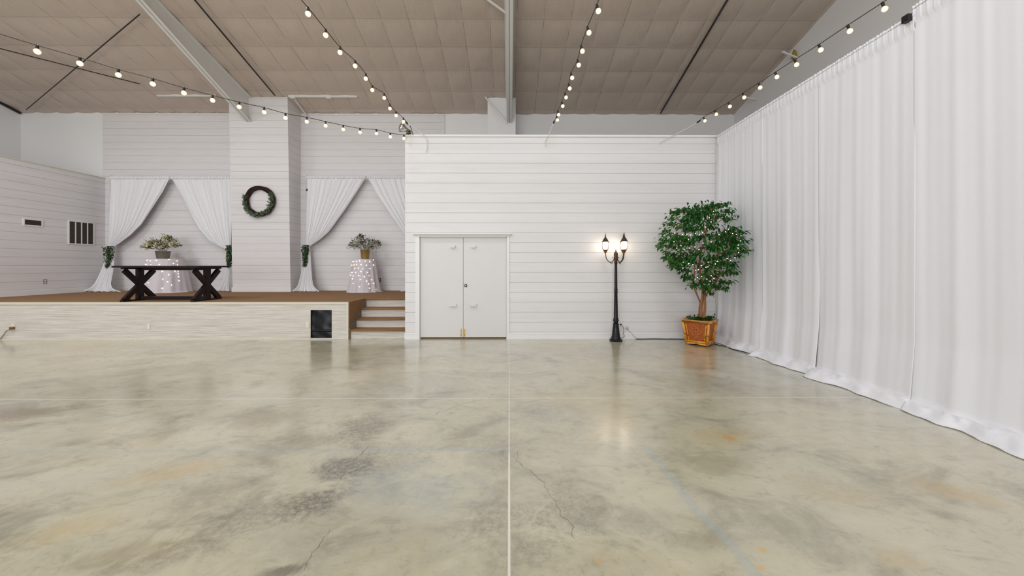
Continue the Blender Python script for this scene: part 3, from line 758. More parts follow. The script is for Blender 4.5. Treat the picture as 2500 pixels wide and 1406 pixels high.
# wreath
WC = P(635.5, 491, Y=10.97); WR = .38
wr = thing('wreath', WC, 'round grapevine wreath with sage greenery on the lower half', 'wreath')
m = MB(); rd = random.Random(5)
for s in range(30):
    a0 = rd.uniform(0, 6.28); rr = WR+rd.uniform(-.042, .042); yo = rd.uniform(-.025, .02); k = rd.choice([3, 4, 5]); ph = rd.uniform(0, 6)
    pts = [WC+Vector(((rr+.02*math.sin(k*a+ph))*math.cos(a), yo+.018*math.cos(k*a+ph)-.02, (rr+.02*math.sin(k*a+ph))*math.sin(a))) for a in [2*PI*i/48 for i in range(49)]]
    m.tube(pts, rd.uniform(.010, .016), 6, cap=False)
m.build('vine_ring', M_vine, wr)
m = MB()
for i in range(560):
    a = math.radians(rd.uniform(162, 388)); rr = WR+rd.uniform(-.05, .06)+(.03 if math.cos(a) < 0 else -.01)
    q = WC+Vector((rr*math.cos(a), rd.uniform(-.1, -.02), rr*math.sin(a)))
    tan = Vector((-math.sin(a), 0, math.cos(a)))*(1 if math.cos(a) > 0 else -1); out = Vector((math.cos(a), 0, math.sin(a)))
    m.leaf(q, tan*rd.uniform(.3, 1)+out*rd.uniform(-.6, .8)+Vector((0, rd.uniform(-.5, .1), 0)), Vector((rd.uniform(-.4, .4), -1, rd.uniform(-.4, .4))), rd.uniform(.05, .1), rd.uniform(.014, .026))
for a in (-12, -22): 
    a = math.radians(a); q = WC+Vector((WR*.95*math.cos(a), -.06, WR*.95*math.sin(a))); m.leaf(q, Vector((-.9, -.1, .45 if a > -.3 else .1)), (0, -1, 0), .16, .035)
m.build('greenery', M_sage, wr)

# ---------------------------------------------------------------- skirted tables, flowers, lights
M_fairy = emis('fairy_light', (1, .80, .55, 1), 12)
M_glowwire = simple('fine_silver_wire', srgb(190, 180, 170), .4, metal=.5)
def skirt_table(cx, cy, ztop, rt, rb, seed, label, llabel, lights, flare):
    rd = random.Random(seed); ph = [rd.uniform(0, 6.28) for _ in range(5)]
    t = thing('round_table', (cx, cy, ZS), 'round pedestal table hidden under the '+('tin bucket' if seed == 21 else 'gold pot')+' skirt', 'table', 'round tables on the stage')
    m = MB(); m.lathe([(.001, ztop-.035), (rt-.03, ztop-.035), (rt-.03, ztop-.012), (.001, ztop-.012)], (cx, cy, 0), 32); m.build('tabletop', M_wood, t)
    m = MB(); m.lathe([(.001, ZS), (.17, ZS), (.17, ZS+.02), (.03, ZS+.05), (.025, ztop-.035), (.001, ztop-.035)], (cx, cy, 0), 20); m.build('pedestal', M_wood, t)
    def fn(u, v):
        a = 2*PI*u
        if v < .12:
            r = rt*v/.12; return (cx+r*math.cos(a), cy+r*math.sin(a), ztop-.004*(v/.12))
        s = (v-.12)/.88; z = lerp(ztop-.004, ZS+.006, min(1, s*1.04))
        fold = math.sin(9*a+ph[0])*.5+math.sin(14*a+ph[1]+s)*.35+math.sin(5*a+ph[2])*.35
        r = lerp(rt, rb, s**1.2)+fold*.05*s**.8
        if s > .93: r += (s-.93)/.07*flare*(.6+.4*math.sin(3*a+ph[3]))
        return (cx+r*math.cos(a), cy+r*math.sin(a), z)
    m = MB(); m.grid(fn, 200, 50)
    o = m.build('tablecloth', M_table_c); tag(o, label, 'tablecloth', 'sheer lit tablecloths')
    recentre(o, (cx, cy, ZS))
    # string of tiny lights under the sheer cloth, seen through it
    f = thing('fairy_lights', (cx, cy, ztop), llabel, 'fairy lights', 'fairy lights on the skirted tables')
    ang = []
    for px, py in lights:
        z = P(px, py, Y=cy-rt).z; z = max(ZS+.05, min(ztop-.02, z)); s = (ztop-z)/(ztop-ZS)
        r = lerp(rt, rb, s**1.2)+.012
        dx = (P(px, py, Y=cy-r*.6).x-cx)/r; dx = max(-.97, min(.97, dx))
        a = -math.acos(dx)
        u = (a % (2*PI))/(2*PI); x, y, zz = fn(u, .12+.88*min(1, s/1.04))
        nrm = Vector((math.cos(a), math.sin(a), 0)); q = Vector((x, y, z))+nrm*.008
        m = MB(); m.sphere(q, rd.uniform(.006, .009), 8, 6); m.build('light_bulb', M_fairy, f); ang.append((a, z, q))
    ang.sort(key=lambda e: (round(e[0]*4), -e[1])); m = MB()
    for p, q in zip(ang, ang[1:]):
        if abs(p[0]-q[0]) < .5:
            m.tube([p[2], (p[2]+q[2])/2+Vector((0, -.006, -.004)), q[2]], .0012, 4)
    m.build('wire', M_glowwire, f)
    return fn
zt1 = P(400, 632, Y=11.0).z; zt2 = P(892, 632.5, Y=10.95).z
TC1 = (P(405, 640, Y=10.92).x, 10.92); TC2 = (P(888.5, 640, Y=11.0).x, 11.0)
z1 = [(350,660),(442,672),(560,668),(735,634),(842,676),(899,672),(305,745),(347,755),(458,754),(612,750),(778,730),(892,756),(508,908),(657,898),(737,976),(795,898),(357,1090),(318,1160),(312,1010),(430,990),(665,1068),(728,1124),(840,1108),(935,900),(947,1022),(957,1105),(770,1196),(662,1262),(300,1262),(425,1140),(850,955)]
z1 = [(330+x/8.786, 560+y/8.786) for x, y in z1]
z2 = [(185,690),(206,686),(290,684),(367,674),(484,681),(558,690),(624,650),(155,768),(233,760),(302,755),(398,752),(503,768),(606,763),(664,760),(256,835),(338,831),(441,846),(566,838),(148,924),(192,922),(288,918),(402,900),(523,921),(133,980),(226,996),(347,986),(470,1010),(558,993),(205,1060),(390,1072),(516,1105),(597,1080),(553,1167),(625,1160),(235,1155),(363,1226),(568,1260),(780,1302)]
z2 = [(840+x/8.786, 560+y/8.786) for x, y in z2]
skirt_table(TC1[0], TC1[1], zt1, .42, .55, 21, 'white sheer skirt dotted with lights on the table with the tin bucket', 'warm fairy lights on the skirt behind the trestle table', z1, .06)
skirt_table(TC2[0], TC2[1], zt2, .31, .45, 22, 'white sheer skirt dotted with lights on the table with the gold pot', 'warm fairy lights on the skirt near the stage steps', z2, .06)

M_galv = simple('galvanised_tin', srgb(150, 142, 128), .38, metal=.75, var=.2, vscale=14)
M_gold = simple('matte_gold', srgb(172, 142, 84), .38, metal=.55, var=.12, vscale=10)
M_petal = simple('cream_petals', srgb(236, 230, 192), .6, var=.06)
M_petal2 = simple('ivory_blossom', srgb(238, 234, 212), .6, var=.06)
M_bleaf = green('bouquet_leaf', srgb(22, 32, 16), srgb(66, 80, 40))
def bouquet(cx, cy, z, rtop, rbot, h, mt, label, style, blobs, seed):
    rd = random.Random(seed)
    t = thing('flower_arrangement', (cx, cy, z), label, 'flowers', 'flower arrangements on the skirted tables')
    m = MB(); m.lathe([(.001, 0), (rbot, 0), (rbot+.003, .01), (lerp(rbot, rtop, .85), h*.85), (lerp(rbot, rtop, .85)+.004, h*.87), (rtop, h*.96), (rtop+.008, h*.97), (rtop+.008, h), (rtop-.01, h), (rtop-.02, h*.9), (.001, h*.88)], (cx, cy, z), 32)
    m.build('bucket' if style == 0 else 'flower_pot', mt, t)
    lf = MB()
    C = Vector((cx, cy, z+h*.9))
    for (px, py, rx, ry) in blobs:
        q0 = P(px, py, Y=cy)
        for sgn in (-1, 1):
            c = q0+Vector((0, sgn*rd.uniform(.02, .14), 0)); R = rx*cy/F
            for i in range(26):
                q = c+Vector((rd.gauss(0, .5)*R, rd.gauss(0, .4)*R, rd.gauss(0, .5)*ry*cy/F))
                d = (q-C).normalized()+Vector((rd.uniform(-.7, .7), rd.uniform(-.7, .4), rd.uniform(-.8, .5)))
                lf.leaf(q, d, Vector((rd.uniform(-.6, .6), rd.uniform(-1, .2), 1)), rd.uniform(.04, .08), rd.uniform(.015, .03))
            lf.tube([C+Vector((0, 0, -.05)), (C+c)/2+Vector((0, 0, .03)), c], .003, 5)
            if style == 0:   # roses and hydrangea heads
                for kk in range(2):
                    m = MB(); qq = c+Vector((rd.uniform(-.7, .7)*R, -.03, rd.uniform(-.6, .7)*ry*cy/F)); rr = rd.uniform(.036, .056)
                    for i in range(22):
                        a = rd.uniform(0, 6.28); b = rd.uniform(-.3, 1.4)
                        n_ = Vector((math.cos(a)*math.cos(b), math.sin(a)*math.cos(b)-.4, math.sin(b))).normalized()
                        m.leaf(qq+n_*rr*.25, n_*1+Vector((rd.uniform(-.5, .5), rd.uniform(-.5, .5), rd.uniform(-.5, .5))), n_.orthogonal(), rr*1.1, rr*.9, -.25)
                    m.build('blossom', M_petal, t)
            else:            # hanging wisteria sprays
                for kk in range(2):
                    m = MB(); qq = c+Vector((rd.uniform(-.8, .8)*R, -.05+sgn*.01, rd.uniform(-.2, .8)*ry*cy/F)); LL = rd.uniform(.09, .17); dr = Vector((rd.uniform(-.35, .35), -.1, -1)).normalized()
                    for i in range(44):
                        s = rd.random(); rr = .03*(1-s*.55)
                        a = rd.uniform(0, 6.28); q = qq+dr*LL*s+Vector((rr*math.cos(a), rr*math.sin(a), 0))
                        m.leaf(q, Vector((math.cos(a), math.sin(a), -.4)), (0, 0, 1), .03, .026, -.3)
                    m.build('blossom', M_petal2, t)
    lf.build('foliage', M_bleaf, t)
B1 = [(355, 604, 8, 5), (364, 598, 8, 6), (372, 592, 9, 7), (377, 601, 9, 7), (388, 603, 9, 6), (395, 597, 9, 6), (402, 602, 9, 6), (409, 588, 8, 8), (413, 580, 7, 4), (419, 590, 8, 7), (424, 600, 8, 5), (431, 598, 6, 4), (385, 590, 6, 4)]
B2 = [(858, 598, 7, 8), (866, 590, 8, 7), (871, 602, 8, 6), (878, 584, 8, 7), (882, 578, 5, 4), (884, 596, 9, 8), (893, 590, 9, 7), (896, 602, 8, 7), (905, 589, 9, 7), (912, 594, 8, 7), (919, 591, 6, 5), (908, 604, 8, 5), (924, 596, 4, 5)]
bouquet(P(398, 632, Y=11.0).x, 11.0, zt1+.002, .175, .14, .225, M_galv, 'cream roses and greenery in a galvanised tin bucket', 0, B1, 31)
bouquet(P(891.5, 632, Y=11.05).x, 11.05, zt2+.002, .137, .105, .265, M_gold, 'drooping ivory blossoms in a matte gold pot', 1, B2, 32)

# ---------------------------------------------------------------- tall drape wall on the right
XD = 4.36; DT = 4.23
def big_drape(ya, yb, zt, label, seed, name='tall_drape'):
    rd = random.Random(seed); ph = [rd.uniform(0, 6.28) for _ in range(10)]
    def folds(y, v):
        s = 0
        for i, (wl, am) in enumerate(((.95, .30), (.52, .42), (.31, .42), (.19, .30), (.11, .16))):
            am2 = am*(1-.75*v if wl < .2 else 1)*(.35+.65*v if wl > .25 else 1)
            s += am2*math.sin(2*PI*y/wl+ph[i]+v*1.1*math.sin(ph[i]*3))
        n = mnoise.noise(Vector((y*2.3, v*1.2, seed)))
        return s*.55+n*.9
    L = yb-ya; nu = int(abs(L)/.012)
    def fn(u, v):
        y = lerp(ya, yb, u); 
        H = zt
        if v < .93:
            z = lerp(H, .11, v/.93); vv = v/.93
            amp = .018+.028*vv
            x = XD-folds(y, vv)*amp*.62
            if vv < .03: x = XD-.02-.004*math.sin(y*190+ph[6])-.003*math.sin(y*83)      # rod pocket ruffle
            x -= .05*max(0, vv-.85)/.15
        else:
            s = (v-.93)/.07
            base = XD-folds(y, 1)*.0285-.05
            out = .13+.045*math.sin(y*2.9+ph[7])+.035*math.sin(y*7.3+ph[8])+.03*mnoise.noise(Vector((y*5, 1, seed)))
            x = base-out*s; z = .11*(1-s)**1.7+.012*(1+mnoise.noise(Vector((y*9, s*3, seed))))*(1-s*.5)+.004+.045*max(0, math.sin(PI*min(1, s*1.15)))*(.45+1.1*abs(mnoise.noise(Vector((y*6+s*3, s*2.5, 7)))))
            x = min(x, XD)
        e = .03*(v**2)
        return (x, y, max(z, .004))
    m = MB(); m.grid(fn, nu, 110)
    # upright ruffle above the rod pocket
    def rf(u, v):
        y = lerp(ya, yb, u); return (XD-.022-.004*math.sin(y*190+ph[6])-.003*math.sin(y*83)+.004*v, y, lerp(zt-.005, zt+.03, v)+.006*math.sin(y*147)*v)
    m.grid(rf, nu*2, 2)
    o = m.build(name, M_drape); sol = o.modifiers.new('thickness', 'SOLIDIFY'); sol.thickness = .003; sol.offset = 1
    return tag(o, label, 'drape', 'tall white wall drapes')
JY = P(2234, 40, X=XD).y
big_drape(7.83, 6.45, DT, 'tall white wall drape directly behind the potted tree', 1)
big_drape(6.46, 5.26, DT, 'tall white wall drape, second panel along from the potted tree', 2)
big_drape(5.28, JY-.01, DT, 'tall white wall drape ending at the black joint of the pole', 3)
big_drape(JY+.01, 2.7, DT+.08, 'tall white wall drape nearest the camera at the right edge', 4)
big_drape(2.72, 1.2, DT+.08, 'tall white wall drape running out of view at the right', 5)
ds = thing('pipe_stand', (XD+.03, JY, 0), 'white pipe frame with uprights carrying the tall wall drapes', 'pipe stand')
m = MB(); m.tube([(XD+.0, 7.86, DT+.0), (XD+.0, JY, DT+.0)], .02, 10); m.build('crossbar', M_beam, ds)
m = MB(); m.tube([(XD+.0, JY, DT+.08), (XD+.0, 1.2, DT+.08)], .02, 10); m.build('crossbar', M_beam, ds)
for y in (7.885, JY, 1.17):
    m = MB(); m.tube([(XD+.02 if y != JY else XD+.06, y, .004), (XD+.02 if y != JY else XD+.06, y, DT+(.05 if y > 7 else .14))], .024, 12); m.build('upright', M_beam, ds)
    m = MB(); m.box((XD-.15, y-(.06 if y > 7 else .2), 0), (XD+.25, y+(.05 if y > 7 else .2), .008)); m.build('base_plate', M_beam, ds)
m = MB(); q = Vector((XD-.035, JY+.03, DT+.0)); m.box(q-Vector((.03, .02, .04)), q+Vector((.03, .05, .035))); lab(m.build('pipe_joint', M_black, ds), 'black pipe joint')

# ---------------------------------------------------------------- lamp post
LX, LY = P(1503.6, 800, Y=7.71).x, 7.71
lp = thing('lamp_post', (LX, LY, 0), 'black indoor lamp post with three lit bronze lanterns', 'lamp')
M_bronze = simple('antique_bronze', srgb(92, 66, 46), .45, metal=.6, var=.2, vscale=20)
M_gbrass = simple('aged_brass_holder', srgb(150, 104, 44), .4, metal=.7, var=.2, vscale=30)
m = MB(); m.lathe([(.001, 0), (.128, 0), (.132, .012), (.132, .032), (.112, .045), (.110, .05)], (LX, LY, 0), 8, False, PI/8)
m.lathe([(.110, .048), (.096, .062), (.092, .075), (.094, .085), (.084, .1), (.058, .325), (.062, .34), (.062, .352), (.05, .362)], (LX, LY, 0), 16, True)
m.build('base', M_dark, lp)
m = MB(); m.lathe([(.05, .355), (.046, .39), (.06, .425), (.061, .44), (.048, .45), (.05, .468), (.044, .475), (.042, .49), (.0325, .99), (.037, 1.0), (.037, 1.015), (.034, 1.022), (.034, 1.05), (.037, 1.056), (.037, 1.066), (.031, 1.075), (.0265, 1.58), (.034, 1.60), (.034, 1.61)], (LX, LY, 0), 16)
m.build('post', M_dark, lp)
m = MB(); m.lathe([(.034, 1.60), (.030, 1.64), (.036, 1.66), (.038, 1.70), (.040, 1.78), (.041, 1.79), (.036, 1.81), (.02, 1.835), (.008, 1.845), (.01, 1.86), (.004, 1.875), (.002, 1.895)], (LX, LY, 0), 16)
m.build('post_cap', M_bronze, lp)
M_lit = emis('lit_lantern_glass', (1, .88, .70, 1), 14)
ZL = 1.80
for (dx, dy, dz) in ((-.215, 0.0, 0), (.13, -.14, 0), (.175, .07, 0)):
    c = Vector((LX+dx, LY+dy, ZL+dz)); d = Vector((dx, dy, 0)).normalized(); R = Vector((dx, dy, 0)).length
    base = Vector((LX, LY, 0))
    ar = MB()
    pts = crom([base+d*.03+Vector((0, 0, 1.69)), base+d*(.07)+Vector((0, 0, 1.63)), base+d*(R*.55)+Vector((0, 0, 1.615)), base+d*(R*.88)+Vector((0, 0, 1.68)), base+d*R+Vector((0, 0, 1.80))], 6)
    ar.tube(pts, .008, 8)
    for (o0, k) in ((.05, 1), (.09, -1)):   # scrolls
        cc = base+d*o0+Vector((0, 0, 1.70 if k > 0 else 1.60)); ar.tube([cc+d*(.022*math.cos(a)*(1-a/9))+Vector((0, 0, k*.022*math.sin(a)*(1-a/9))) for a in [i*.5 for i in range(11)]], .0045, 6)
    for fr in (10, 15): ar.tube([pts[fr], pts[fr]+Vector((0, 0, .025))+d*.012], .003, 5)
    ar.build('arm', M_dark, lp)
    ln = MB()
    ln.lathe([(.004, -.01), (.012, .0), (.03, .03), (.042, .055), (.05, .062), (.05, .072), (.001, .072)], c, 12)
    lo = ln.build('lantern', M_gbrass, lp)
    m = MB(); m.lathe([(.001, .074), (.030, .074), (.046, .11), (.054, .15), (.056, .18), (.053, .215), (.046, .232), (.001, .232)], c, 12); m.build('lit_glass', M_lit, lo)
    m = MB()
    for k in range(6):
        a = k*PI/3+.4; m.tube([c+Vector((math.cos(a)*r, math.sin(a)*r, z)) for r, z in ((.05, .068), (.066, .1), (.071, .15), (.07, .19), (.064, .235))], .003, 5)
    m.lathe([(.072, .232), (.074, .236), (.07, .24), (.058, .252), (.05, .275), (.034, .30), (.02, .315), (.016, .335), (.012, .345), (.010, .37), (.006, .385), (.004, .41), (.001, .425)], c, 12)
    m.build('cage_and_roof', M_bronze, lo)
# cords by the lamp post
op = P(1513.5, 788, Y=YW-.02)
m = MB(); m.box(op+Vector((.0, -.02, -.05)), op+Vector((.03, 0, -.02)))
m.tube(crom([op+Vector((.01, -.02, -.035)), op+Vector((.035, -.04, -.06)), P(1521, 798, Y=YW-.06), P(1523, 808, Y=YW-.06), P(1522, 815, Y=YW-.08), P(1524.5, 821, Y=YW-.1), P(1518, 825, Y=YW-.12), (LX+.1, LY+.03, .05)], 6), .0045, 6)
tag(m.build('power_cord', M_bcord), 'black lamp cord plugged in beside the lamp post', 'cord')
m = MB(); cpts = []
for i in range(14):
    a = i*.75; cpts.append(P(1531+3.2*math.cos(a), 801+3.8*math.sin(a), Y=YW-.02-.001*i))
cpts += [P(1536, 808, Y=YW-.025), P(1545, 817, Y=YW-.035), P(1553, 826, Y=YW-.05)]
m.tube(crom(cpts, 3), .003, 5)
tag(m.build('power_cord', simple('grey_cord', srgb(120, 112, 106), .5)), 'thin grey cord coiled on the wall between lamp post and tree', 'cord')
m = MB(); m.tube(crom([(P(1553, 826, Y=YW-.05).x, YW-.05, .008), (P(1570, 826, Y=YW-.05).x, YW-.06, .008), (P(1600, 826, Y=YW-.05).x, YW-.045, .008), (P(1630, 826, Y=YW-.05).x, YW-.07, .008), (3.4, YW-.06, .008), (3.75, YW-.12, .008), (4.0, 7.6, .008), (4.05, 7.3, .008), (4.14, 7.15, .008), (4.12, 6.9, .008), (4.2, 6.6, .012)], 8), .007, 6)
tag(m.build('extension_cord', M_bcord), 'dark extension cord along the baseboard behind the potted tree', 'cord')

# ---------------------------------------------------------------- potted tree
CX, CY = 3.76, 7.40
pt = thing('potted_tree', (CX, CY, 0), 'tall artificial ficus tree in a square bamboo planter', 'tree')
def bamboo():
    t = NT('bamboo_cane'); v = t.vec()
    c = t.mix(t.mapr(t.noise(9, 4, .6, v), .45, .75), srgb(226, 156, 48), srgb(176, 96, 24))
    wv = t.n('ShaderNodeTexWave', in_={'Scale': 3.1, 'Distortion': .4}); wv.bands_direction = 'DIAGONAL'; t.l(v, wv.inputs[0])
    c = t.mix(t.mapr(wv.outputs['Fac'], .97, 1), c, srgb(80, 36, 12))
    t.set(Base_Color=c, Roughness=.32, Coat_Weight=.3); return t.m
M_bam = bamboo()
def wicker():
    t = NT('woven_rattan'); v = t.vec()
    vo = t.n('ShaderNodeTexVoronoi', in_={'Scale': 75}); t.l(v, vo.inputs['Vector'])
    c = t.mix(t.mapr(vo.outputs['Distance'], .15, .6), srgb(226, 140, 54), srgb(140, 58, 18))
    c = t.mix(t.mapr(t.noise(12, 3, .6, v), .4, .7, 0, .5), c, srgb(170, 84, 28))
    t.set(Base_Color=c, Roughness=.5); t.bump(vo.outputs['Distance'], .6, .005); return t.m
M_wick = wicker()
RT, RB, HP = .345, .262, .47
def ring(r, z): return [Vector((CX-r, CY, z)), Vector((CX, CY-r, z)), Vector((CX+r, CY, z)), Vector((CX, CY+r, z))]
m = MB(); a, b = ring(RB-.02, .06), ring(RT-.03, HP-.02)
for i in range(4): m.add([a[i], a[(i+1) % 4], b[(i+1) % 4], b[i]], [(0, 1, 2, 3)])
m.add(a, [(0, 3, 2, 1)]); pl = m.build('planter', M_wick, pt)
m = MB(); T = ring(RT, HP)
for i in range(4): m.tube([T[i], T[(i+1) % 4]], .027, 10)
m.build('rim', M_bam, pl)
for i in range(4):
    m = MB(); m.tube([ring(RB, .02)[i], ring(RT-.012, HP-.02)[i]], .024, 10)
    for s in (-1, 1):
        n_ = (ring(RB, 0)[(i+s) % 4]-ring(RB, 0)[i]).normalized()*.04
        m.tube([ring(RB-.01, .03)[i]+n_, ring(RT-.022, HP-.03)[i]+n_], .014, 8)
    m.build('corner_cane', M_bam, pl)
m = MB()
for i in range(4):
    a, b = ring(RB+.006, .075)[i], ring(RB+.006, .075)[(i+1) % 4]; m.tube([a, b], .02, 10)
    a, b = ring(RB+.002, .03)[i], ring(RB+.002, .03)[(i+1) % 4]; mid = (a+b)/2+Vector((0, 0, .016)); m.tube(crom([a, a*.7+b*.3+Vector((0, 0, .005)), mid, a*.3+b*.7+Vector((0, 0, .005)), b], 4), .019, 10)
m.build('base_cane', M_bam, pl)
m = MB()
def moss(u, v):
    x = lerp(-1, 1, u); y = lerp(-1, 1, v); r = (RT-.03)
    px = (x+y)*r/2; py = (y-x)*r/2
    return (CX+px, CY+py, HP+.0+.05*(1-max(abs(x), abs(y)))+.012*mnoise.noise(Vector((x*4, y*4, 0))))
m.grid(moss, 16, 16); m.build('moss', simple('brown_moss', srgb(120, 74, 34), .9, var=.3, vscale=30, bump=.8), pt)
m = MB(); rd = random.Random(9)
for (ax, ay, n) in ((-.09, -.12, 60), (.14, -.06, 40), (-.22, .02, 16), (.22, .03, 24), (.05, .15, 20)):
    for i in range(n):
        q = Vector((CX+ax+rd.gauss(0, .05), CY+ay+rd.gauss(0, .04), HP+.035+rd.uniform(0, .05)))
        m.leaf(q, Vector((rd.uniform(-1, 1), rd.uniform(-1, .4), rd.uniform(-.4, .5))), (rd.uniform(-.3, .3), -.3, 1), .06, .032)
m.build('ground_leaves', M_ficus, pt)
M_bark = simple('reddish_bark', srgb(126, 74, 44), .75, var=.25, vscale=12, bump=.5, c2=srgb(170, 120, 72))
def TP(zx, zy, off=0): return P(1590+zx/3.7, 480+zy/3.7, Y=7.32+off)
stems = [([(432, 1090, .04), (436, 1000, .03), (440, 955, .05), (410, 880, .1), (385, 815, .08), (384, 730, .05), (395, 640, 0), (350, 560, -.05), (290, 480, -.1)], .019, .008),
         ([(450, 1095, 0), (448, 1020, -.03), (458, 940, 0), (466, 850, .0), (448, 730, .03), (434, 640, .03), (440, 545, .0), (455, 470, -.03), (482, 390, -.05), (500, 290, -.05), (515, 215, -.05), (520, 150, -.05)], .032, .010),
         ([(475, 1095, -.05), (485, 1000, -.06), (484, 930, -.05), (494, 890, -.08), (545, 820, -.15), (598, 745, -.22), (617, 690, -.28), (600, 620, -.32)], .026, .009),
         ([(478, 900, .03), (505, 770, 0), (540, 660, -.08), (575, 560, -.16), (620, 480, -.22), (650, 420, -.3), (700, 350, -.35)], .02, .007),
         ([(448, 720, .03), (420, 640, .1), (400, 560, .18), (350, 470, .2), (300, 400, .15)], .014, .005),
         ([(490, 330, -.05), (430, 250, .05), (370, 200, .1)], .011, .004), ([(500, 290, -.05), (570, 220, -.15), (640, 150, -.25)], .011, .004),
         ([(440, 545, 0), (360, 430, -.15), (230, 370, -.2), (150, 350, -.2)], .011, .004), ([(600, 520, -.18), (700, 480, -.35), (790, 430, -.5)], .010, .004),
         ([(617, 690, -.28), (680, 760, -.35), (700, 775, -.36)], .007, .003)]
m = MB()
for pts, r0, r1 in stems:
    c = crom([TP(*p) for p in pts], 5); m.tube(c, [lerp(r0, r1, i/(len(c)-1)) for i in range(len(c))], 9)
m.build('trunk', M_bark, pt)
clus = [(330,200,110,60),(240,290,70,50),(200,380,40,30),(450,190,120,70),(600,180,130,90),(560,300,170,100),(430,350,140,100),(330,410,60,40),(690,230,120,110),(800,150,120,80),(900,120,100,40),(990,95,60,18),(1000,200,70,50),(900,260,120,80),(1040,300,90,50),(780,390,120,70),(600,430,110,55),(470,460,90,50),(150,500,60,50),(120,620,75,80),(80,700,40,30),(230,600,110,90),(350,570,110,60),(250,710,80,60),(170,800,40,60),(190,870,45,40),(400,650,120,60),(480,600,100,60),(340,840,120,80),(280,880,80,70),(240,970,45,40),(330,960,80,50),(480,900,130,90),(560,800,110,75),(430,1040,80,75),(470,1130,50,40),(450,1150,25,20),(620,580,70,55),(720,560,90,50),(760,700,110,65),(900,560,120,80),(1000,520,120,80),(1100,450,100,50),(1190,520,70,80),(1250,620,40,60),(1100,620,110,90),(950,640,110,80),(1240,720,50,50),(1295,765,30,15),(1130,700,100,60),(1040,780,110,60),(900,720,90,60),(1150,820,40,50),(950,830,60,60),(800,860,110,50),(730,930,60,60),(760,1000,80,50),(880,960,100,60),(1000,940,100,60),(1100,960,80,70),(1050,1040,70,55),(1110,1080,45,35),(990,1080,25,25),(850,1100,50,60),(700,1080,35,60),(740,1130,90,50),(620,1220,100,60),(540,1250,50,45),(780,1220,90,60),(870,1270,60,50),(940,1200,35,45),(1050,1210,55,20),(930,1290,45,40),(980,1300,25,35),(700,1290,50,50),(780,1360,15,35)]
rd = random.Random(77); lf = MB(); lf2 = MB(); tw = MB()
for (zx, zy, rx, ry) in clus:
    px, py = 1600+zx/5.858, 480+zy/5.858
    nx, nz = (zx-690)/640, (zy-700)/640
    half = math.sqrt(max(.06, 1-nx*nx-nz*nz))*.62
    area_ = rx*ry
    for side in (-1, 1):
        Yc = 7.12+side*half*rd.uniform(.35, .9)-.22*max(0, nx)
        lim = 4.20*F/(px-1243) if px > 1300 else 99
        Yc = min(Yc, lim, 7.68); s = Yc/F/5.858
        c = P(px, py, Y=Yc); n = int(7+area_/ (260 if side < 0 else 400))
        sp_ = Vector((CX-.1, 7.2, c.z-.25)); tw.tube([sp_.lerp(c, .45), sp_.lerp(c, .75)+Vector((0, 0, .02)), c], .0035, 5)
        for i in range(n):
            q = c+Vector((rd.gauss(0, .48)*rx*s, rd.gauss(0, .10), rd.gauss(0, .48)*ry*s))
            if q.x > 4.22: q.x = 4.22-rd.uniform(0, .06)
            q.y = min(q.y, 7.74)
            out = Vector((nx, side*.4, 0))
            d = out*.9+Vector((rd.uniform(-.8, .8), rd.uniform(-.8, .8), rd.uniform(-1.0, .05)))
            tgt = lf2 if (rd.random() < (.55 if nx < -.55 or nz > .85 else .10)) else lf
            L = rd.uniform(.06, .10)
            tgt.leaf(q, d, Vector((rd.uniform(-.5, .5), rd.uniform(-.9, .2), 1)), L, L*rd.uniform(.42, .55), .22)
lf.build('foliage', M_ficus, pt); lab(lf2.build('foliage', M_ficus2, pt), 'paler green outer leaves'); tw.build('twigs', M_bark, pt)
# warm fairy lights wound through the tree
FB = [(832,212),(770,298),(797,362),(718,433),(676,512),(574,527),(633,545),(504,549),(450,545),(389,543),(276,520),(325,578),(266,645),(368,703),(306,736),(411,752),(491,735),(564,720),(622,754),(680,665),(800,648),(911,545),(1044,465),(1003,503),(1103,527),(1160,540),(1226,560),(1218,633),(1185,692),(1183,735),(1190,801),(1139,874),(1025,888),(1075,914),(888,924),(858,962),(755,937),(751,1003),(725,1011),(656,984),(617,1045),(577,1053),(537,972),(476,957),(423,944),(400,937),(395,1022),(494,1092),(568,1180),(604,1157),(664,1147),(797,1128),(838,1170),(784,1208),(738,1180),(470,610)]
ft = thing('fairy_lights', (CX, 7.1, 1.7), 'warm fairy lights wound through the potted ficus tree', 'fairy lights')
pos = []
for i, (zx, zy) in enumerate(FB):
    nx, nz = (zx-690)/640, (zy-700)/640; half = math.sqrt(max(.05, 1-nx*nx-nz*nz))*.62
    px, py = 1600+zx/5.858, 480+zy/5.858
    Yc = 7.12-half*.95-.22*max(0, nx)-.04
    q = P(px, py, Y=min(Yc, 4.15*F/max(1, px-1243))); pos.append(q)
    m = MB(); m.sphere(q, .0065, 8, 6); m.build('light_bulb', M_fairy, ft)
m = MB()
for a, b in zip(pos, pos[1:]):
    if (a-b).length < .45: m.tube([a, (a+b)/2+Vector((0, .03, -.02)), b], .0018, 4)
m.build('wire', simple('brown_wire', srgb(60, 44, 30), .6), ft)

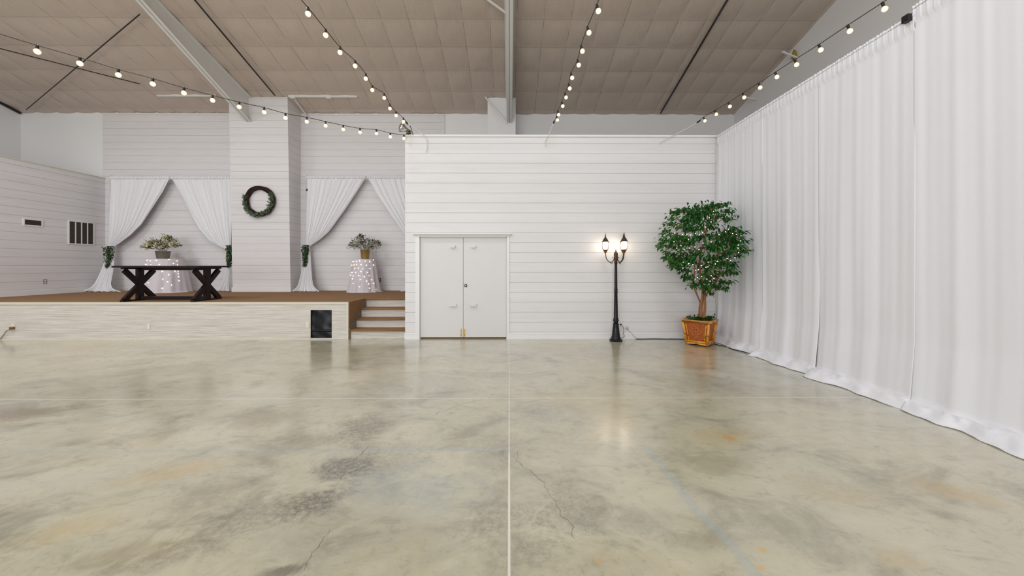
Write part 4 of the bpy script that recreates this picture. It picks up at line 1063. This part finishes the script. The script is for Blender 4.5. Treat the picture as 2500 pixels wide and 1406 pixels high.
# ---------------------------------------------------------------- string lights
M_bulb = emis('warm_globe_bulb', (1, .80, .55, 1), 2.4, .9)
def catmull(pts): return crom(pts, 6)
def string_lights(bulbs, y_far, y_near, label, tail=None, tail_pts=None, ext=None, hang=(0, 0)):
    N = len(bulbs); first = None
    pos = [P(px, py, Y=lerp(y_far, y_near, i/(N-1))) for i, (px, py) in enumerate(bulbs)]
    t = thing('string_lights', pos[0], label, 'string lights', 'festoon strings across the hall')
    r = .033
    top = [p+Vector((hang[0], 0, .075)) for p in pos]
    cab = ([Vector(p) for p in (tail or [])])+top
    d = (top[-1]-top[-4])/3
    for k in range(1, ext+1): cab.append(top[-1]+d*k+Vector((0, 0, .012*k*k)))
    m = MB(); m.tube(catmull(cab), .0055, 7); m.build('cable', M_cable, t)
    allp = list(zip(pos, top))+[(c-Vector((hang[0], 0, .075)), c) for c in cab[len(cab)-ext:]]
    for p, c in allp:
        m = MB(); ax = (c-p).normalized()
        m.tube([c+ax*.008, c-ax*.004, c-ax*.03, c-ax*.046], [.011, .016, .016, .013], 10); s = m.build('socket', M_black, t)
        m = MB(); m.sphere(p, r, 14, 10); m.tube([p+ax*.024, p+ax*.034], [.016, .012], 10); m.build('bulb', M_bulb, s)
    return t, cab
S1 = [(986,338),(953,334),(919,326),(879,323),(838,316),(795,307),(749,297),(697,288),(645,274),(584,261),(519,245),(449,227),(373,205),(289,183),(195,155),(91,126)]
S2 = [(985,297),(967,282),(952,265),(938,239),(909,220),(893,192),(867,161),(830,128),(795,86),(752,34)]
S3 = [(1361,293),(1364,280),(1374,259),(1382,238),(1391,216),(1397,190),(1413,159),(1422,125),(1438,80),(1461,27)]
S4 = [(1721,295),(1749,279),(1782,260),(1817,238),(1856,214),(1897,188),(1945,158),(2004,122),(2075,76),(2160,22)]
string_lights(S1, 7.86, 4.55, 'festoon string of warm globe bulbs stretching out of view to the far left', tail=[(XP0+.03, 7.9, WT-.01)], ext=2)
string_lights(S2, 7.80, 4.55, 'festoon string of warm globe bulbs ending at the floodlight on the partition corner', tail=[P(995, 301, Y=7.83)], ext=3)
t3, c3 = string_lights(S3, 7.80, 4.5, 'festoon string of warm globe bulbs above the right part of the double door', tail=[P(1352.5, 297.5, Y=7.85)], ext=3, hang=(-.02, 0))
t4, c4 = string_lights(S4, 7.80, 4.45, 'festoon string of warm globe bulbs running beside the tall wall drapes', tail=[P(1704, 297, Y=7.85)], ext=3, hang=(-.03, 0))
def rope(pts, label):
    m = MB(); m.tube(crom(pts, 6), .007, 7); return tag(m.build('support_cord', M_wcord), label, 'cord', 'white cords holding the festoon strings')
rope([P(995, 301, Y=7.83), P(1012, 312, Y=7.85), P(1030, 326, Y=7.88), P(1043, 345, Y=7.93), P(1041, 372, Y=7.93)], 'white cord from the floodlight hanging over the partition corner')
for pts, lb in (((P(1352.5, 297.5, Y=7.85), P(1343, 320, Y=7.88), P(1338, 333, Y=7.9), P(1331, 346, Y=7.93), P(1333, 358, Y=7.935)), 'white cord tied over the partition top above the double door'),
                ((P(1704, 297, Y=7.85), P(1680, 312, Y=7.87), P(1645, 330, Y=7.9), P(1615, 346, Y=7.93), P(1609, 352, Y=7.935)), 'white cord tied over the partition top left of the tall drapes')):
    rope(pts, lb)
m = MB()
for p in (P(1352.5, 299, Y=7.85), P(1704, 298, Y=7.85), P(995, 302, Y=7.83)): pass
def conn(p, q, label):
    m = MB(); p, q = Vector(p), Vector(q); m.tube([p, p.lerp(q, .5), q], [.013, .018, .012], 10); tag(m.build('cable_connector', M_black), label, 'connector', 'festoon end plugs')
conn(P(1353.5, 294, Y=7.84), P(1351, 302, Y=7.86), 'black end plug of the string above the double door')
conn(P(1710, 294, Y=7.84), P(1700, 300, Y=7.86), 'black end plug of the string beside the tall drapes')
conn(P(990, 296, Y=7.80), P(996, 304, Y=7.84), 'black end plug of the string at the floodlight')

# floodlight on the partition corner
fp = P(983, 313, Y=7.86); fl = thing('floodlight', P(997, 329, Y=7.9), 'chrome bowl floodlight clamped on the partition corner', 'floodlight')
ax = Vector((-.85, -.45, .25)).normalized()
def orient(prof, c, ax, n=20):
    m = MB(); q = Vector((0, 0, 1)).rotation_difference(ax); m.lathe(prof, (0, 0, 0), n)
    m.v = [tuple(Vector(c)+q @ Vector(v)) for v in m.v]; return m
orient([(.02, -.11), (.035, -.10), (.05, -.06), (.08, -.02), (.1, .03), (.102, .045), (.095, .05), (.085, .06), (.05, .075), (.001, .08)], fp, ax).build('reflector', M_chrome, fl)
orient([(.001, -.17), (.024, -.165), (.028, -.10), (.022, -.095), (.001, -.095)], fp, ax).build('lamp_holder', M_gbrass, fl)
m = MB(); m.tube(crom([fp-ax*.15, fp-ax*.15+Vector((.05, 0, -.02)), P(997, 320, Y=7.9), P(997, 329.5, Y=7.92)], 5), .006, 6); m.tube([P(1000, 304, Y=7.88), P(1004, 314, Y=7.89), P(1008.5, 330, Y=7.92)], .007, 6); m.build('stem', M_cable, fl)
m = MB(); q = P(997.5, 329, Y=7.92); m.box((q.x-.045, 7.90, WT), (q.x+.045, 7.99, WT+.035)); m.build('clamp', M_black, fl)

# ---------------------------------------------------------------- plain white panel, added unseen behind the frontal fill light
m = MB(); m.box((-11.2, -10.0, .0), (1.2, -9.9, 4.6)); struct(m.build('fill_panel_1', M_trim))
